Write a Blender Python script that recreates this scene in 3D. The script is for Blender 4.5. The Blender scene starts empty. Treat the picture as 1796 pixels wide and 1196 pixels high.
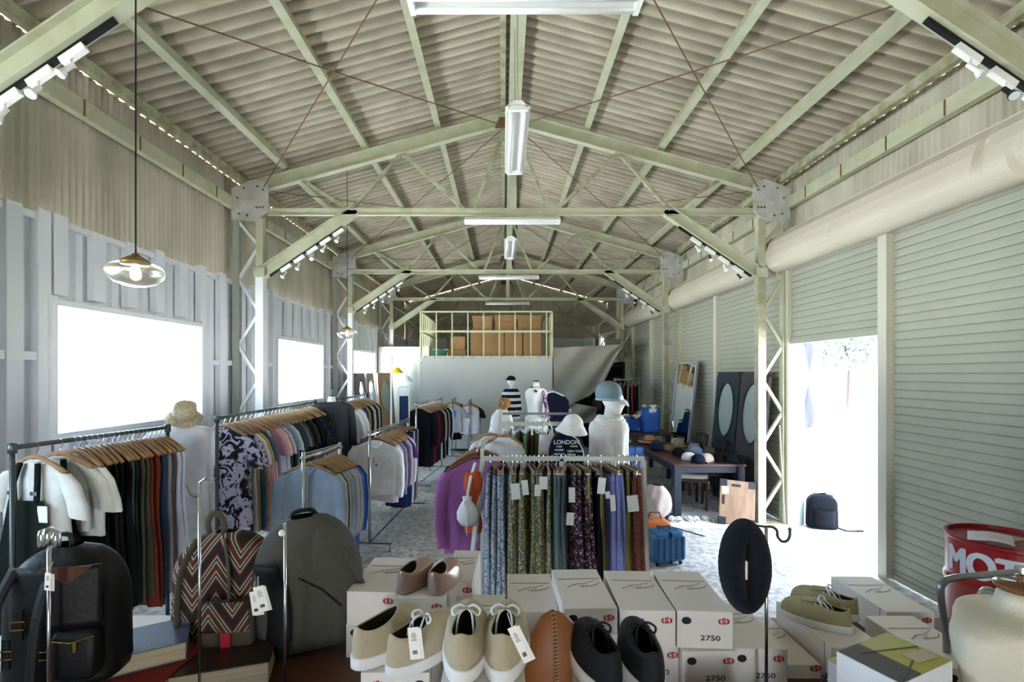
import bpy, math, random
from mathutils import Vector as V, Matrix, Euler
S = bpy.context.scene
COL = S.collection
PI = math.pi
rnd = random.Random(7)
# ---------------------------------------------------------------- camera, sky, sun, daylight openings, exposure
F, HX, HY, CX, CH = 845.0, 883.0, 655.0, -0.09, 1.9
cd = bpy.data.cameras.new('camera'); cam = bpy.data.objects.new('camera', cd); COL.objects.link(cam)
cd.sensor_width = 36; cd.lens = F/1796*36
cd.shift_x = (898-HX)/1796; cd.shift_y = (HY-598)/1796
cd.clip_start = 0.05; cd.clip_end = 500
cam.location = (CX, 0, CH); cam.rotation_euler = (PI/2, 0, 0)
S.camera = cam
S.view_settings.view_transform = 'Standard'; S.view_settings.look = 'None'
S.view_settings.gamma = 1; S.view_settings.use_curve_mapping = False
S.view_settings.exposure = 1.55
S.cycles.diffuse_bounces = 7; S.cycles.max_bounces = 12
S.cycles.sample_clamp_indirect = 8
W = bpy.data.worlds.new('sky'); S.world = W; W.use_nodes = True
wb = W.node_tree.nodes['Background']; wb.inputs[1].default_value = 1.0
wg = W.node_tree.nodes.new('ShaderNodeNewGeometry'); wsp = W.node_tree.nodes.new('ShaderNodeSeparateXYZ'); wr = W.node_tree.nodes.new('ShaderNodeValToRGB')   # sky above, sunlit ground below the horizon
wmr = W.node_tree.nodes.new('ShaderNodeTexCoord'); wma = W.node_tree.nodes.new('ShaderNodeMath'); wma.operation = 'MULTIPLY_ADD'; wma.inputs[1].default_value = .5; wma.inputs[2].default_value = .5
W.node_tree.links.new(wmr.outputs['Generated'], wsp.inputs[0]); W.node_tree.links.new(wsp.outputs[2], wma.inputs[0]); W.node_tree.links.new(wma.outputs[0], wr.inputs[0]); W.node_tree.links.new(wr.outputs[0], wb.inputs[0])
wr.color_ramp.elements[0].position = .49; wr.color_ramp.elements[0].color = (17, 16.8, 15.8, 1)
wr.color_ramp.elements[1].position = .51; wr.color_ramp.elements[1].color = (4.6, 5.5, 6.7, 1)
sd = bpy.data.lights.new('sun', 'SUN'); sd.energy = 9; sd.angle = 0.02; sd.color = (1, .96, .9)
so = bpy.data.objects.new('sun', sd); COL.objects.link(so); so.rotation_euler = (math.radians(-38), math.radians(-8), 0)
def portal(name, loc, rot, sx, sy):
    l = bpy.data.lights.new(name, 'AREA'); l.shape = 'RECTANGLE'; l.size = sx; l.size_y = sy; l.cycles.is_portal = True
    o = bpy.data.objects.new(name, l); COL.objects.link(o); o.location = loc; o.rotation_euler = rot
WIN = [(0.95, 1.9), (4.52, 1.79), (8.12, 1.82), (11.75, 1.85)]   # left windows: centre along the wall, width
WZ0, WZ1 = 1.42, 2.44
portal('rear_fill_daylight', (0, -4.85, 1.0), (PI/2, 0, PI), .9, 1.9)  # unseen rear opening, sized to brighten the fronts of the foreground things
for wy, ww in WIN:
    portal('window_daylight', (-3.75, wy, (WZ0+WZ1)/2), (0, -PI/2, 0), 1.1, ww)
portal('doorway_daylight', (3.8, 5.35, 1.15), (0, PI/2, 0), 2.4, 1.7)
# ---------------------------------------------------------------- helpers
def at(px, py, d): return V(((px-HX)/F*d+CX, d, CH-(py-HY)/F*d))
def lin(c):
    if isinstance(c, str):
        c = [int(c[i:i+2], 16)/255 for i in (0, 2, 4)]
    return tuple(((x+.055)/1.055)**2.4 if x > .04045 else x/12.92 for x in c[:3])+(1,)
class MB:
    def __init__(s): s.v = []; s.f = []; s.m = []
    def add(s, vs, fs, mi=0):
        o = len(s.v); s.v += [tuple(p) for p in vs]; s.f += [tuple(i+o for i in f) for f in fs]; s.m += [mi]*len(fs); return s
    def box(s, c, d, R=None, mi=0):
        c = V(c); q = [V((x*d[0]/2, y*d[1]/2, z*d[2]/2)) for x in (-1, 1) for y in (-1, 1) for z in (-1, 1)]
        if R is not None: q = [R @ p for p in q]
        return s.add([p+c for p in q], [(0,1,3,2),(4,6,7,5),(0,4,5,1),(2,3,7,6),(0,2,6,4),(1,5,7,3)], mi)
    def bar(s, a, b, w, h=None, up=(0,0,1), mi=0):
        a = V(a); b = V(b); z = (b-a); L = z.length
        if L < 1e-6: return s
        z.normalize(); u = V(up)
        if abs(z.dot(u)) > .99: u = V((0, 1, 0))
        x = u.cross(z).normalized(); y = z.cross(x)
        return s.box((a+b)/2, (w, h or w, L), Matrix((x, y, z)).transposed(), mi)
    def tube(s, pts, r, n=8, closed=False, mi=0, sx=1.0):
        pts = [V(p) for p in pts]; k = len(pts); rs = r if isinstance(r, (list, tuple)) else [r]*k
        vs = []; fs = []; px = None
        for i in range(k):
            if closed: t = pts[(i+1) % k]-pts[i-1]
            else: t = pts[min(i+1, k-1)]-pts[max(i-1, 0)]
            t = t.normalized() if t.length > 1e-9 else V((0, 0, 1))
            if px is None:
                u = V((0, 0, 1)) if abs(t.z) < .9 else V((1, 0, 0)); px = u.cross(t).normalized()
            else:
                px = px-t*px.dot(t); px = px.normalized() if px.length > 1e-6 else t.orthogonal().normalized()
            py = t.cross(px)
            for j in range(n):
                a = 2*PI*j/n; vs.append(pts[i]+px*math.cos(a)*rs[i]*sx+py*math.sin(a)*rs[i])
        for i in range(k if closed else k-1):
            for j in range(n):
                a = i*n+j; b = i*n+(j+1) % n; c = ((i+1) % k)*n+(j+1) % n; d = ((i+1) % k)*n+j; fs.append((a, b, c, d))
        if not closed: fs += [tuple(range(n))[::-1], tuple(range((k-1)*n, k*n))]
        return s.add(vs, fs, mi)
    def stube(s, pts, r, n=8, mi=0, sx=1.0, k=6):
        P = [V(p) for p in pts]; out = []; rr = []; rs = r if isinstance(r, (list, tuple)) else [r]*len(P)
        for i in range(len(P)-1):
            p0, p1, p2, p3 = P[max(i-1, 0)], P[i], P[i+1], P[min(i+2, len(P)-1)]
            for j in range(k):
                t = j/k; out.append(.5*((2*p1)+(p2-p0)*t+(2*p0-5*p1+4*p2-p3)*t*t+(3*p1-p0-3*p2+p3)*t**3)); rr.append(rs[i]*(1-t)+rs[i+1]*t)
        out.append(P[-1]); rr.append(rs[-1]); return s.tube(out, rr, n, mi=mi, sx=sx)
    def cyl(s, a, b, r, r2=None, n=12, mi=0): return s.tube([a, b], [r, r if r2 is None else r2], n, mi=mi)
    def lathe(s, prof, n=20, c=(0,0,0), mi=0, sx=1, sy=1):
        vs = []; fs = []; k = len(prof)
        for r, z in prof:
            for j in range(n): a = 2*PI*j/n; vs.append((c[0]+r*math.cos(a)*sx, c[1]+r*math.sin(a)*sy, c[2]+z))
        for i in range(k-1):
            for j in range(n): a = i*n+j; b = i*n+(j+1) % n; fs.append((a, b, b+n, a+n))
        if prof[0][0] > 1e-5: fs.append(tuple(range(n))[::-1])
        if prof[-1][0] > 1e-5: fs.append(tuple(range((k-1)*n, k*n)))
        return s.add(vs, fs, mi)
    def prism(s, poly, t, M=None, mi=0):       # poly in xy, thickness along z, centred
        n = len(poly); vs = [V((p[0], p[1], -t/2)) for p in poly]+[V((p[0], p[1], t/2)) for p in poly]
        if M is not None: vs = [M @ p for p in vs]
        return s.add(vs, [tuple(range(n))[::-1], tuple(range(n, 2*n))]+[(i, (i+1) % n, (i+1) % n+n, i+n) for i in range(n)], mi)
    def grid(s, fn, nu, nv, cu=False, mi=0):
        ku = nu if cu else nu+1
        vs = [fn(i/nu, j/nv) for j in range(nv+1) for i in range(ku)]
        fs = [(j*ku+i, j*ku+(i+1) % ku, (j+1)*ku+(i+1) % ku, (j+1)*ku+i) for j in range(nv) for i in range(nu)]
        return s.add(vs, fs, mi)
    def rbox(s, c, d, r, R=None, mi=0, nz=3):  # rounded box (superellipse rings)
        c = V(c)
        def ring(k, sh):
            out = []
            for i in range(20):
                a = 2*PI*i/20; ca, sa = math.cos(a), math.sin(a); e = .35
                out.append(((abs(ca)**e)*(1 if ca >= 0 else -1)*(d[0]/2-sh), (abs(sa)**e)*(1 if sa >= 0 else -1)*(d[1]/2-sh), k))
            return out
        vs = []; H = d[2]/2
        lv = [(-H, r), (-H+r*.3, r*.3), (-H+r, 0)]+[(H-r, 0), (H-r*.3, r*.3), (H, r)]
        for k, sh in lv: vs += ring(k, sh)
        vs = [V(p) for p in vs]
        if R is not None: vs = [R @ p for p in vs]
        fs = [(j*20+i, j*20+(i+1) % 20, (j+1)*20+(i+1) % 20, (j+1)*20+i) for j in range(5) for i in range(20)]
        fs += [tuple(range(20))[::-1], tuple(range(100, 120))]
        return s.add([p+c for p in vs], fs, mi)
    def build(s, name, mats, parent=None, smooth=False, bev=0, loc=(0,0,0), rot=(0,0,0), sub=0, solid=0, two=False):
        me = bpy.data.meshes.new(name); me.from_pydata(s.v, [], s.f)
        for m in (mats if isinstance(mats, (list, tuple)) else [mats]): me.materials.append(m)
        if any(s.m):
            for p, i in zip(me.polygons, s.m): p.material_index = i
        if smooth: me.polygons.foreach_set('use_smooth', [True]*len(me.polygons))
        me.update()
        o = bpy.data.objects.new(name, me); COL.objects.link(o)
        o.location = loc; o.rotation_euler = rot
        if parent is not None: o.parent = parent
        if bev: b = o.modifiers.new('b', 'BEVEL'); b.width = bev; b.segments = 2; b.limit_method = 'ANGLE'
        if solid: b = o.modifiers.new('s', 'SOLIDIFY'); b.thickness = solid; b.offset = 0
        if sub: b = o.modifiers.new('u', 'SUBSURF'); b.levels = sub; b.render_levels = sub
        return o
def tag(o, label=None, cat=None, group=None, kind=None):
    if label: o['label'] = label
    if cat: o['category'] = cat
    if group: o['group'] = group
    if kind: o['kind'] = kind
    return o
def thing(name, label, cat, loc=(0,0,0), rz=0, group=None, rot=None):
    o = bpy.data.objects.new(name, None); COL.objects.link(o); o.empty_display_size = .05
    o.location = loc; o.rotation_euler = rot or (0, 0, rz)
    return tag(o, label, cat, group)
def copy_tree(o, parent=None):
    c = o.copy(); COL.objects.link(c); c.parent = parent
    for ch in o.children: copy_tree(ch, c)
    return c
def Rx(a): return Matrix.Rotation(a, 3, 'X')
def Ry(a): return Matrix.Rotation(a, 3, 'Y')
def Rz(a): return Matrix.Rotation(a, 3, 'Z')
def text_mb(s, size, ext=.0008, font_off=0, wmul=1):
    c = bpy.data.curves.new('t', 'FONT'); c.body = s; c.size = size; c.align_x = 'CENTER'; c.align_y = 'CENTER'; c.extrude = ext; c.offset = font_off
    o = bpy.data.objects.new('t', c); COL.objects.link(o); dg = bpy.context.evaluated_depsgraph_get(); dg.update()
    me = bpy.data.meshes.new_from_object(o.evaluated_get(dg)); m = MB(); m.add([(v.co.x*wmul, v.co.y, v.co.z) for v in me.vertices], [tuple(p.vertices) for p in me.polygons])
    bpy.data.objects.remove(o); bpy.data.curves.remove(c); bpy.data.meshes.remove(me); return m
# ---------------------------------------------------------------- materials
MATS = {}
def mat(name, col, rough=.6, metal=0, var=0, vs=8, bump=0, bs=60, col2=None, spec=.3, em=None, stretch=None, trans=0, sheen=0):
    if name in MATS: return MATS[name]
    m = bpy.data.materials.new(name); m.use_nodes = True; nt = m.node_tree; b = nt.nodes['Principled BSDF']
    b.inputs['Roughness'].default_value = rough; b.inputs['Metallic'].default_value = metal
    b.inputs['Specular IOR Level'].default_value = spec
    b.inputs['Base Color'].default_value = lin(col)
    if sheen: b.inputs['Sheen Weight'].default_value = sheen
    tc = nt.nodes.new('ShaderNodeTexCoord'); src = tc.outputs['Object']
    if stretch:
        mp = nt.nodes.new('ShaderNodeMapping'); mp.inputs['Scale'].default_value = stretch; nt.links.new(src, mp.inputs[0]); src = mp.outputs[0]
    if var or col2:
        n = nt.nodes.new('ShaderNodeTexNoise'); n.inputs['Scale'].default_value = vs; n.inputs['Detail'].default_value = 5
        nt.links.new(src, n.inputs['Vector'])
        r = nt.nodes.new('ShaderNodeValToRGB'); c = lin(col)
        c2 = lin(col2) if col2 else tuple(x*(1-var) for x in c[:3])+(1,)
        r.color_ramp.elements[0].position = .35; r.color_ramp.elements[1].position = .65
        r.color_ramp.elements[0].color = c2; r.color_ramp.elements[1].color = c
        nt.links.new(n.outputs[0], r.inputs[0]); nt.links.new(r.outputs[0], b.inputs['Base Color'])
    if bump:
        n = nt.nodes.new('ShaderNodeTexNoise'); n.inputs['Scale'].default_value = bs; nt.links.new(src, n.inputs['Vector'])
        bp = nt.nodes.new('ShaderNodeBump'); bp.inputs['Strength'].default_value = bump; bp.inputs['Distance'].default_value = .01
        nt.links.new(n.outputs[0], bp.inputs['Height']); nt.links.new(bp.outputs[0], b.inputs['Normal'])
    if em: b.inputs['Emission Color'].default_value = lin(col); b.inputs['Emission Strength'].default_value = em
    MATS[name] = m; return m
def rampmat(name, tex, scale, stops, rough=.8, feature=None, stretch=None, bump=0, dist=0):
    """pattern material: texture -> colour ramp (stops: pos,hex), constant steps"""
    if name in MATS: return MATS[name]
    m = bpy.data.materials.new(name); m.use_nodes = True; nt = m.node_tree; b = nt.nodes['Principled BSDF']
    b.inputs['Roughness'].default_value = rough; b.inputs['Specular IOR Level'].default_value = .15
    tc = nt.nodes.new('ShaderNodeTexCoord'); src = tc.outputs['Object']
    if stretch:
        mp = nt.nodes.new('ShaderNodeMapping'); mp.inputs['Scale'].default_value = stretch; nt.links.new(src, mp.inputs[0]); src = mp.outputs[0]
    oi = nt.nodes.new('ShaderNodeObjectInfo'); vm = nt.nodes.new('ShaderNodeVectorMath'); vm.operation = 'ADD'; sc_ = nt.nodes.new('ShaderNodeVectorMath'); sc_.operation = 'SCALE'; sc_.inputs[0].default_value = (3, 5, 7)
    nt.links.new(oi.outputs['Random'], sc_.inputs['Scale']); nt.links.new(sc_.outputs[0], vm.inputs[0]); nt.links.new(src, vm.inputs[1]); src = vm.outputs[0]
    if tex == 'vor':
        n = nt.nodes.new('ShaderNodeTexVoronoi'); n.inputs['Scale'].default_value = scale; out = n.outputs['Distance']
        if feature == 'color':
            sp = nt.nodes.new('ShaderNodeSeparateColor'); nt.links.new(n.outputs['Color'], sp.inputs[0]); out = sp.outputs[0]
    elif tex == 'noise':
        n = nt.nodes.new('ShaderNodeTexNoise'); n.inputs['Scale'].default_value = scale; n.inputs['Detail'].default_value = 4
        n.inputs['Distortion'].default_value = dist; out = n.outputs[0]
    else:
        n = nt.nodes.new('ShaderNodeTexWave'); n.inputs['Scale'].default_value = scale; n.inputs['Distortion'].default_value = dist
        n.bands_direction = feature or 'Z'; out = n.outputs[0]
    nt.links.new(src, n.inputs['Vector'])
    r = nt.nodes.new('ShaderNodeValToRGB'); r.color_ramp.interpolation = 'CONSTANT'
    for i, (p, c) in enumerate(stops):
        e = r.color_ramp.elements[i] if i < 2 else r.color_ramp.elements.new(p)
        e.position = p; e.color = lin(c)
    nt.links.new(out, r.inputs[0]); nt.links.new(r.outputs[0], b.inputs['Base Color'])
    MATS[name] = m; return m
def glassmat(name, col='f4fbff', gl=.12, rough=.02):
    if name in MATS: return MATS[name]
    m = bpy.data.materials.new(name); m.use_nodes = True; nt = m.node_tree; nt.nodes.clear()
    o = nt.nodes.new('ShaderNodeOutputMaterial'); mx = nt.nodes.new('ShaderNodeMixShader'); t = nt.nodes.new('ShaderNodeBsdfTransparent'); g = nt.nodes.new('ShaderNodeBsdfGlossy')
    t.inputs[0].default_value = lin(col); g.inputs['Roughness'].default_value = rough; mx.inputs[0].default_value = gl
    nt.links.new(t.outputs[0], mx.inputs[1]); nt.links.new(g.outputs[0], mx.inputs[2]); nt.links.new(mx.outputs[0], o.inputs[0])
    MATS[name] = m; return m
def fab(c, v=.12): return mat('fabric_'+c, c, .9, var=v, vs=14, bump=.12, bs=220, spec=.1)
GREEN = mat('painted_steel', 'c0c1a8', .5, var=0, vs=5, col2='b0b094')
RUSTY = mat('rusty_green_steel', 'b2b498', .6, vs=9, col2='8f866a')
WSTEEL = mat('white_painted_steel', 'ecedf0', .5, var=.06, vs=3)
PLATE = mat('gusset_grey', 'cccdcc', .6, vs=7, col2='b6b4b0')
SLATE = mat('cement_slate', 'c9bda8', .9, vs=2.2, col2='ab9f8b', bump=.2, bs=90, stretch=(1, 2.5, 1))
SLATEW = mat('cement_slate_wall', 'c4beac', .9, vs=3, col2='a8a290', stretch=(1, 1, .25))
CREAM = mat('cream_metal', 'cdc4b2', .45, var=.06, vs=1.5)
SHUT = mat('shutter_sage', 'a6a697', .45, metal=0, var=.06, vs=1.2)
CHROME = mat('chrome', 'c8cacc', .18, metal=1)
DARKPIPE = mat('grey_iron_pipe', '5a6062', .4, metal=.7)
BLACK = mat('black_plastic', '15161a', .45)
WHITE = mat('white_plastic', 'eeeeea', .4)
RUST = mat('rust_rod', '7e6048', .8, var=.3, vs=30)
WOOD = mat('hanger_wood', 'a98660', .5, var=.15, vs=20)
DWOOD = mat('dark_wood', '3a2a24', .4, var=.3, vs=6, stretch=(1, 6, 1))
TWOOD = mat('table_wood', '5c3c2a', .45, var=.35, vs=5, stretch=(1, 8, 8))
CARD = mat('cardboard', 'a9855c', .85, var=.08, vs=3)
PAPER = mat('white_paper', 'ece9e4', .8)
GLASS = glassmat('window_glass')
# ================================================================ SHELL
Y0, Y1, XW, ZE, ZR = -4.8, 17.05, 3.6, 4.40, 5.39
SL = (ZR-ZE)/3.65
def zroof(x): return ZR-SL*abs(x)
def struct(o, label=None): o['kind'] = 'structure'; return o
# floor
m = bpy.data.materials.new('worn_concrete'); m.use_nodes = True; nt = m.node_tree; b = nt.nodes['Principled BSDF']; MATS['floor'] = m
b.inputs['Roughness'].default_value = .55; b.inputs['Specular IOR Level'].default_value = .35
tc = nt.nodes.new('ShaderNodeTexCoord')
n1 = nt.nodes.new('ShaderNodeTexNoise'); n1.inputs['Scale'].default_value = 1.1; n1.inputs['Detail'].default_value = 8
n2 = nt.nodes.new('ShaderNodeTexNoise'); n2.inputs['Scale'].default_value = 14; n2.inputs['Detail'].default_value = 8; n2.inputs['Roughness'].default_value = .75
for n in (n1, n2): nt.links.new(tc.outputs['Object'], n.inputs['Vector'])
r1 = nt.nodes.new('ShaderNodeValToRGB'); r1.color_ramp.elements[0].position = .38; r1.color_ramp.elements[1].position = .62
r1.color_ramp.elements[0].color = lin('b0aeab'); r1.color_ramp.elements[1].color = lin('dcdbd9')
r2 = nt.nodes.new('ShaderNodeValToRGB'); r2.color_ramp.elements[0].position = .40; r2.color_ramp.elements[1].position = .58
r2.color_ramp.elements[0].color = lin('8a8782'); r2.color_ramp.elements[1].color = (1, 1, 1, 1)
mx = nt.nodes.new('ShaderNodeMix'); mx.data_type = 'RGBA'; mx.blend_type = 'MULTIPLY'; mx.inputs[0].default_value = .8
nt.links.new(n1.outputs[0], r1.inputs[0]); nt.links.new(n2.outputs[0], r2.inputs[0]); nt.links.new(r1.outputs[0], mx.inputs[6]); nt.links.new(r2.outputs[0], mx.inputs[7])
nt.links.new(mx.outputs[2], b.inputs['Base Color'])
bp = nt.nodes.new('ShaderNodeBump'); bp.inputs['Strength'].default_value = .35; bp.inputs['Distance'].default_value = .01; nt.links.new(n2.outputs[0], bp.inputs['Height']); nt.links.new(bp.outputs[0], b.inputs['Normal'])
FLOOR = m
f = MB(); f.box((0, (Y0+Y1)/2, -.1), (2*XW+.2, Y1-Y0, .2)); struct(f.build('floor', FLOOR))
# outdoor ground, saw-cut slab joints
GRD = mat('outdoor_concrete', 'd6d4cc', .8, vs=1.5, col2='c4c2ba', bump=.2, bs=30)
g = MB()
for (x0, x1, y0, y1) in [(3.71, 6.3, -6, 6.9), (3.71, 6.3, 6.915, 20), (6.315, 30, -6, 9), (6.315, 30, 9.015, 24)]:
    g.box(((x0+x1)/2, (y0+y1)/2, -.1), (x1-x0, y1-y0, .2))
struct(g.build('floor_outside', GRD))
# roof sheets: corrugation runs down the slope; sheets lap every 0.78 m
# groove shading, with some dirt, put into the colour along each wave
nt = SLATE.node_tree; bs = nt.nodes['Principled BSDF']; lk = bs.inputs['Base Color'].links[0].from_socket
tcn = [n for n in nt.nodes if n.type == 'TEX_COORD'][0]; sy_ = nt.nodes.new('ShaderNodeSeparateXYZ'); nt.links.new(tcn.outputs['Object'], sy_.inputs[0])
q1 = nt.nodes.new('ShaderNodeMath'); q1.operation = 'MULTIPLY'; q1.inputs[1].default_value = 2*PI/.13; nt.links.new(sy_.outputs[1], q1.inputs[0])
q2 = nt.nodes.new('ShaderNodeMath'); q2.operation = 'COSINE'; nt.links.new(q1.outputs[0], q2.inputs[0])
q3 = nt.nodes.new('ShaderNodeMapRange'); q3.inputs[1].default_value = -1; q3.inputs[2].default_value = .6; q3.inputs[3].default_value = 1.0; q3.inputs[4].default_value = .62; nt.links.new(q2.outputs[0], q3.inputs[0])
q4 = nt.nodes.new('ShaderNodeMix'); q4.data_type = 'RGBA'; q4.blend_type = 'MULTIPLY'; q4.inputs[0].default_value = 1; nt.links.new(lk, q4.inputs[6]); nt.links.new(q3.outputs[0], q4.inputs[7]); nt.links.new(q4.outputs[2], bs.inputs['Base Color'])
c = MB(); NY = 8*int((Y1-Y0+.2)/.13)
for sgn in (-1, 1):
    def fn(u, v, sgn=sgn):
        y = Y0-.1+u*(Y1-Y0+.2); x = sgn*(v*3.95)
        z = ZR-SL*abs(x)+.023*math.cos(2*PI*y/.13)-.010*(((y/.78) % 1)-.5)
        return (x, y, z)
    c.grid(fn, NY, 5)
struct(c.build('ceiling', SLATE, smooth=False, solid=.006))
# corrugated upper walls (small wave, vertical)
def corr_wall(name, x, y0, y1, z0, z1, mt, sg, ax='x', top=None):
    m = MB(); L = y1-y0; N = int(L/.0635)*6
    def fn(u, v):
        y = y0+u*L; w = sg*.009*math.cos(2*PI*y/.0635)+sg*.006*(((y/.72) % 1)-.5)
        zt = z1 if top is None else top(y)
        return (x+w, y, z0+v*(zt-z0)) if ax == 'x' else (y, x+w, z0+v*(zt-z0))
    m.grid(fn, N, 1); return struct(m.build(name, mt, solid=.006))
corr_wall('wall_left', -3.60, Y0, Y1, 2.95, 4.400, SLATEW, 1)
corr_wall('wall_right', 3.60, Y0, Y1, 3.45, 4.400, SLATEW, -1)
corr_wall('wall_back', Y1, -3.6, 3.6, 0.0, 5, mat('gable_slate', 'c8c2ac', .9, var=.15, vs=2, stretch=(1, 1, .3)), -1, ax='y', top=lambda x: zroof(x)-.03)
# horizontal girt and white louvre-like studs on the gable
m = MB(); m.box((0, Y1-.08, 3.62), (7.1, .08, .09)); struct(m.build('trim_1', RUSTY))
# lower left wall: white ribbed cladding with window openings
WLC = mat('white_cladding', 'e4e6ec', .5, var=.05, vs=2)
lw = MB()
segs = []; yy = Y0
for wy, ww in WIN: segs.append((yy, wy-ww/2)); yy = wy+ww/2
segs.append((yy, Y1))
def ribbed(mb, y0, y1, z0, z1):
    N = max(1, int((y1-y0)/.03))
    def fn(u, v):
        y = y0+u*(y1-y0); t = (y/.18) % 1
        w = .0 if t < .55 else .022
        return (-3.575+w, y, z0+v*(z1-z0))
    mb.grid(fn, N, 1)
for a, b_ in segs: ribbed(lw, a, b_, 0, 3.05)
for wy, ww in WIN:
    ribbed(lw, wy-ww/2, wy+ww/2, 0, WZ0); ribbed(lw, wy-ww/2, wy+ww/2, WZ1, 3.05)
wlc = struct(lw.build('wall_left_cladding', WLC))
# studs (hat channels) on the cladding
ms = MB(); ms.box((0, 0, 0), (.07, .115, 1)); first = None
def stud(y, z0, z1, w=1):
    global first
    if first is None:
        first = ms.build('stud', WLC, wlc, bev=.006); o = first
    else:
        o = first.copy(); COL.objects.link(o)
    o.location = (-3.525, y, (z0+z1)/2); o.scale = (1, w, z1-z0)
y = Y0+.3
ys = []
while y < 17: ys.append(y); y += .357
for i, y in enumerate(ys):
    if any(abs(abs(y-wy)-(ww/2+.05)) < .125 for wy, ww in WIN): continue
    inw = any(abs(y-wy) < ww/2+.03 for wy, ww in WIN)
    tp = 3.10+.02*((i*7) % 3-1)
    if inw: stud(y, WZ1+.06, tp); stud(y, .06, WZ0-.05)
    else: stud(y, .06, tp)
for wy, ww in WIN:
    for sg in (-1, 1): stud(wy+sg*(ww/2+.05), .06, 3.12, .9)
rb = MB()
for z, h in ((3.06, .05), (.1, .1)): rb.box((-3.536, (Y0+Y1)/2, z), (.04, Y1-Y0, h))
for a, b_ in segs: rb.box((-3.528, (a+b_)/2, 2.03), (.05, b_-a, .06))
tag(rb.build('rail', WLC, wlc))
FR = mat('window_frame_white', 'e6eaec', .4)
for i, (wy, ww) in enumerate(WIN):
    w = MB(); zc = (WZ0+WZ1)/2; h = WZ1-WZ0
    for sg in (-1, 1):
        w.box((-3.53, wy+sg*(ww/2-.0), zc), (.14, .05, h+.1)); w.box((-3.532, wy, zc+sg*(h/2+.0)), (.13, ww-.05, .05))
    if i >= 1: w.box((-3.60, wy+ww/2-.12, zc), (.03, .02, h))
    wo = struct(w.build('window_%d' % (i+1), FR, bev=.004))
    p = MB(); p.box((-3.61, wy, zc), (.005, ww, h)); p.build('pane', GLASS, wo)
# right wall: behind-the-shutters lintel and rear wall; unseen opening added to light the foreground
w = MB(); w.box((3.66, (Y0+Y1)/2, 3.35), (.06, Y1-Y0, .5)); struct(w.build('wall_right_lintel', SLATEW))
w = MB(); w.box((3.66, -3.1, 1.6), (.06, 3.4, 3.2)); struct(w.build('wall_right_rear', SLATEW))
w = MB(); w.box((-2.05, Y0, 2.1), (3.2, .1, 4.2)); w.box((2.05, Y0, 2.1), (3.2, .1, 4.2)); w.box((0, Y0, 3.6), (7.2, .1, 3.2)); struct(w.build('wall_front', SLATEW))
# girts and eave purlins
for sg, nm in ((-1, 'left'), (1, 'right')):
    m = MB(); x = sg*3.49
    m.box((x, 6.1, 4.05), (.012, 21.6, .13)); m.box((x+sg*.03, 6.1, 3.985), (.07, 21.6, .01)); m.box((x+sg*.03, 6.1, 4.115), (.07, 21.6, .01))
    y = -4.5
    while y < 16.9: m.box((x-sg*.009, y, 4.05), (.008, .012, .13), mi=1); y += .6
    tag(m.build('wall_girt', [GREEN, RUST]), 'pale green steel girt running along the top of the %s wall' % nm, 'girt')
    m = MB(); z = 4.30; m.box((sg*3.40, 6.1, z), (.06, 21.6, .012)); m.box((sg*3.37, 6.1, z+.04), (.01, 21.6, .09)); m.box((sg*3.43, 6.1, z+.08), (.05, 21.6, .01))
    tag(m.build('eave_purlin', RUSTY), 'weathered steel purlin tucked under the roof edge on the %s side' % nm, 'purlin')
# roof purlins
PX = [(-2.86, 'lowest'), (-1.86, 'middle'), (-.93, 'upper'), (.98, 'upper'), (1.92, 'middle'), (2.86, 'lowest')]
for x, wd in PX:
    sg = 1 if x > 0 else -1; a = math.atan(SL)*sg
    R = Ry(a); z = zroof(x)-.078
    m = MB()
    for (ox, oz, sx, sz) in ((0, -.05, .075, .008), (-sg*.033, 0, .008, .1), (0, .05, .075, .008), (.033*sg, -.042, .008, .02)):
        m.box(V((x, 6.1, z))+R @ V((ox, 0, oz)), (sx, 21.6, sz), R)
    tag(m.build('roof_purlin', GREEN), '%s pale green roof purlin on the %s slope' % (wd, 'left' if x < 0 else 'right'), 'purlin')
m = MB(); m.box((-.095, 6.1, ZR-.11), (.06, 21.6, .11)); tag(m.build('ridge_purlin', RUSTY), 'narrow green purlin close along the left of the ridge beam', 'purlin')
m = MB(); m.box((.05, 6.1, ZR-.17), (.15, 21.6, .02)); m.box((.05, 6.1, ZR-.10), (.02, 21.6, .13)); tag(m.build('ridge_beam', GREEN), 'wide pale green steel beam running under the roof ridge', 'beam')
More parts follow.
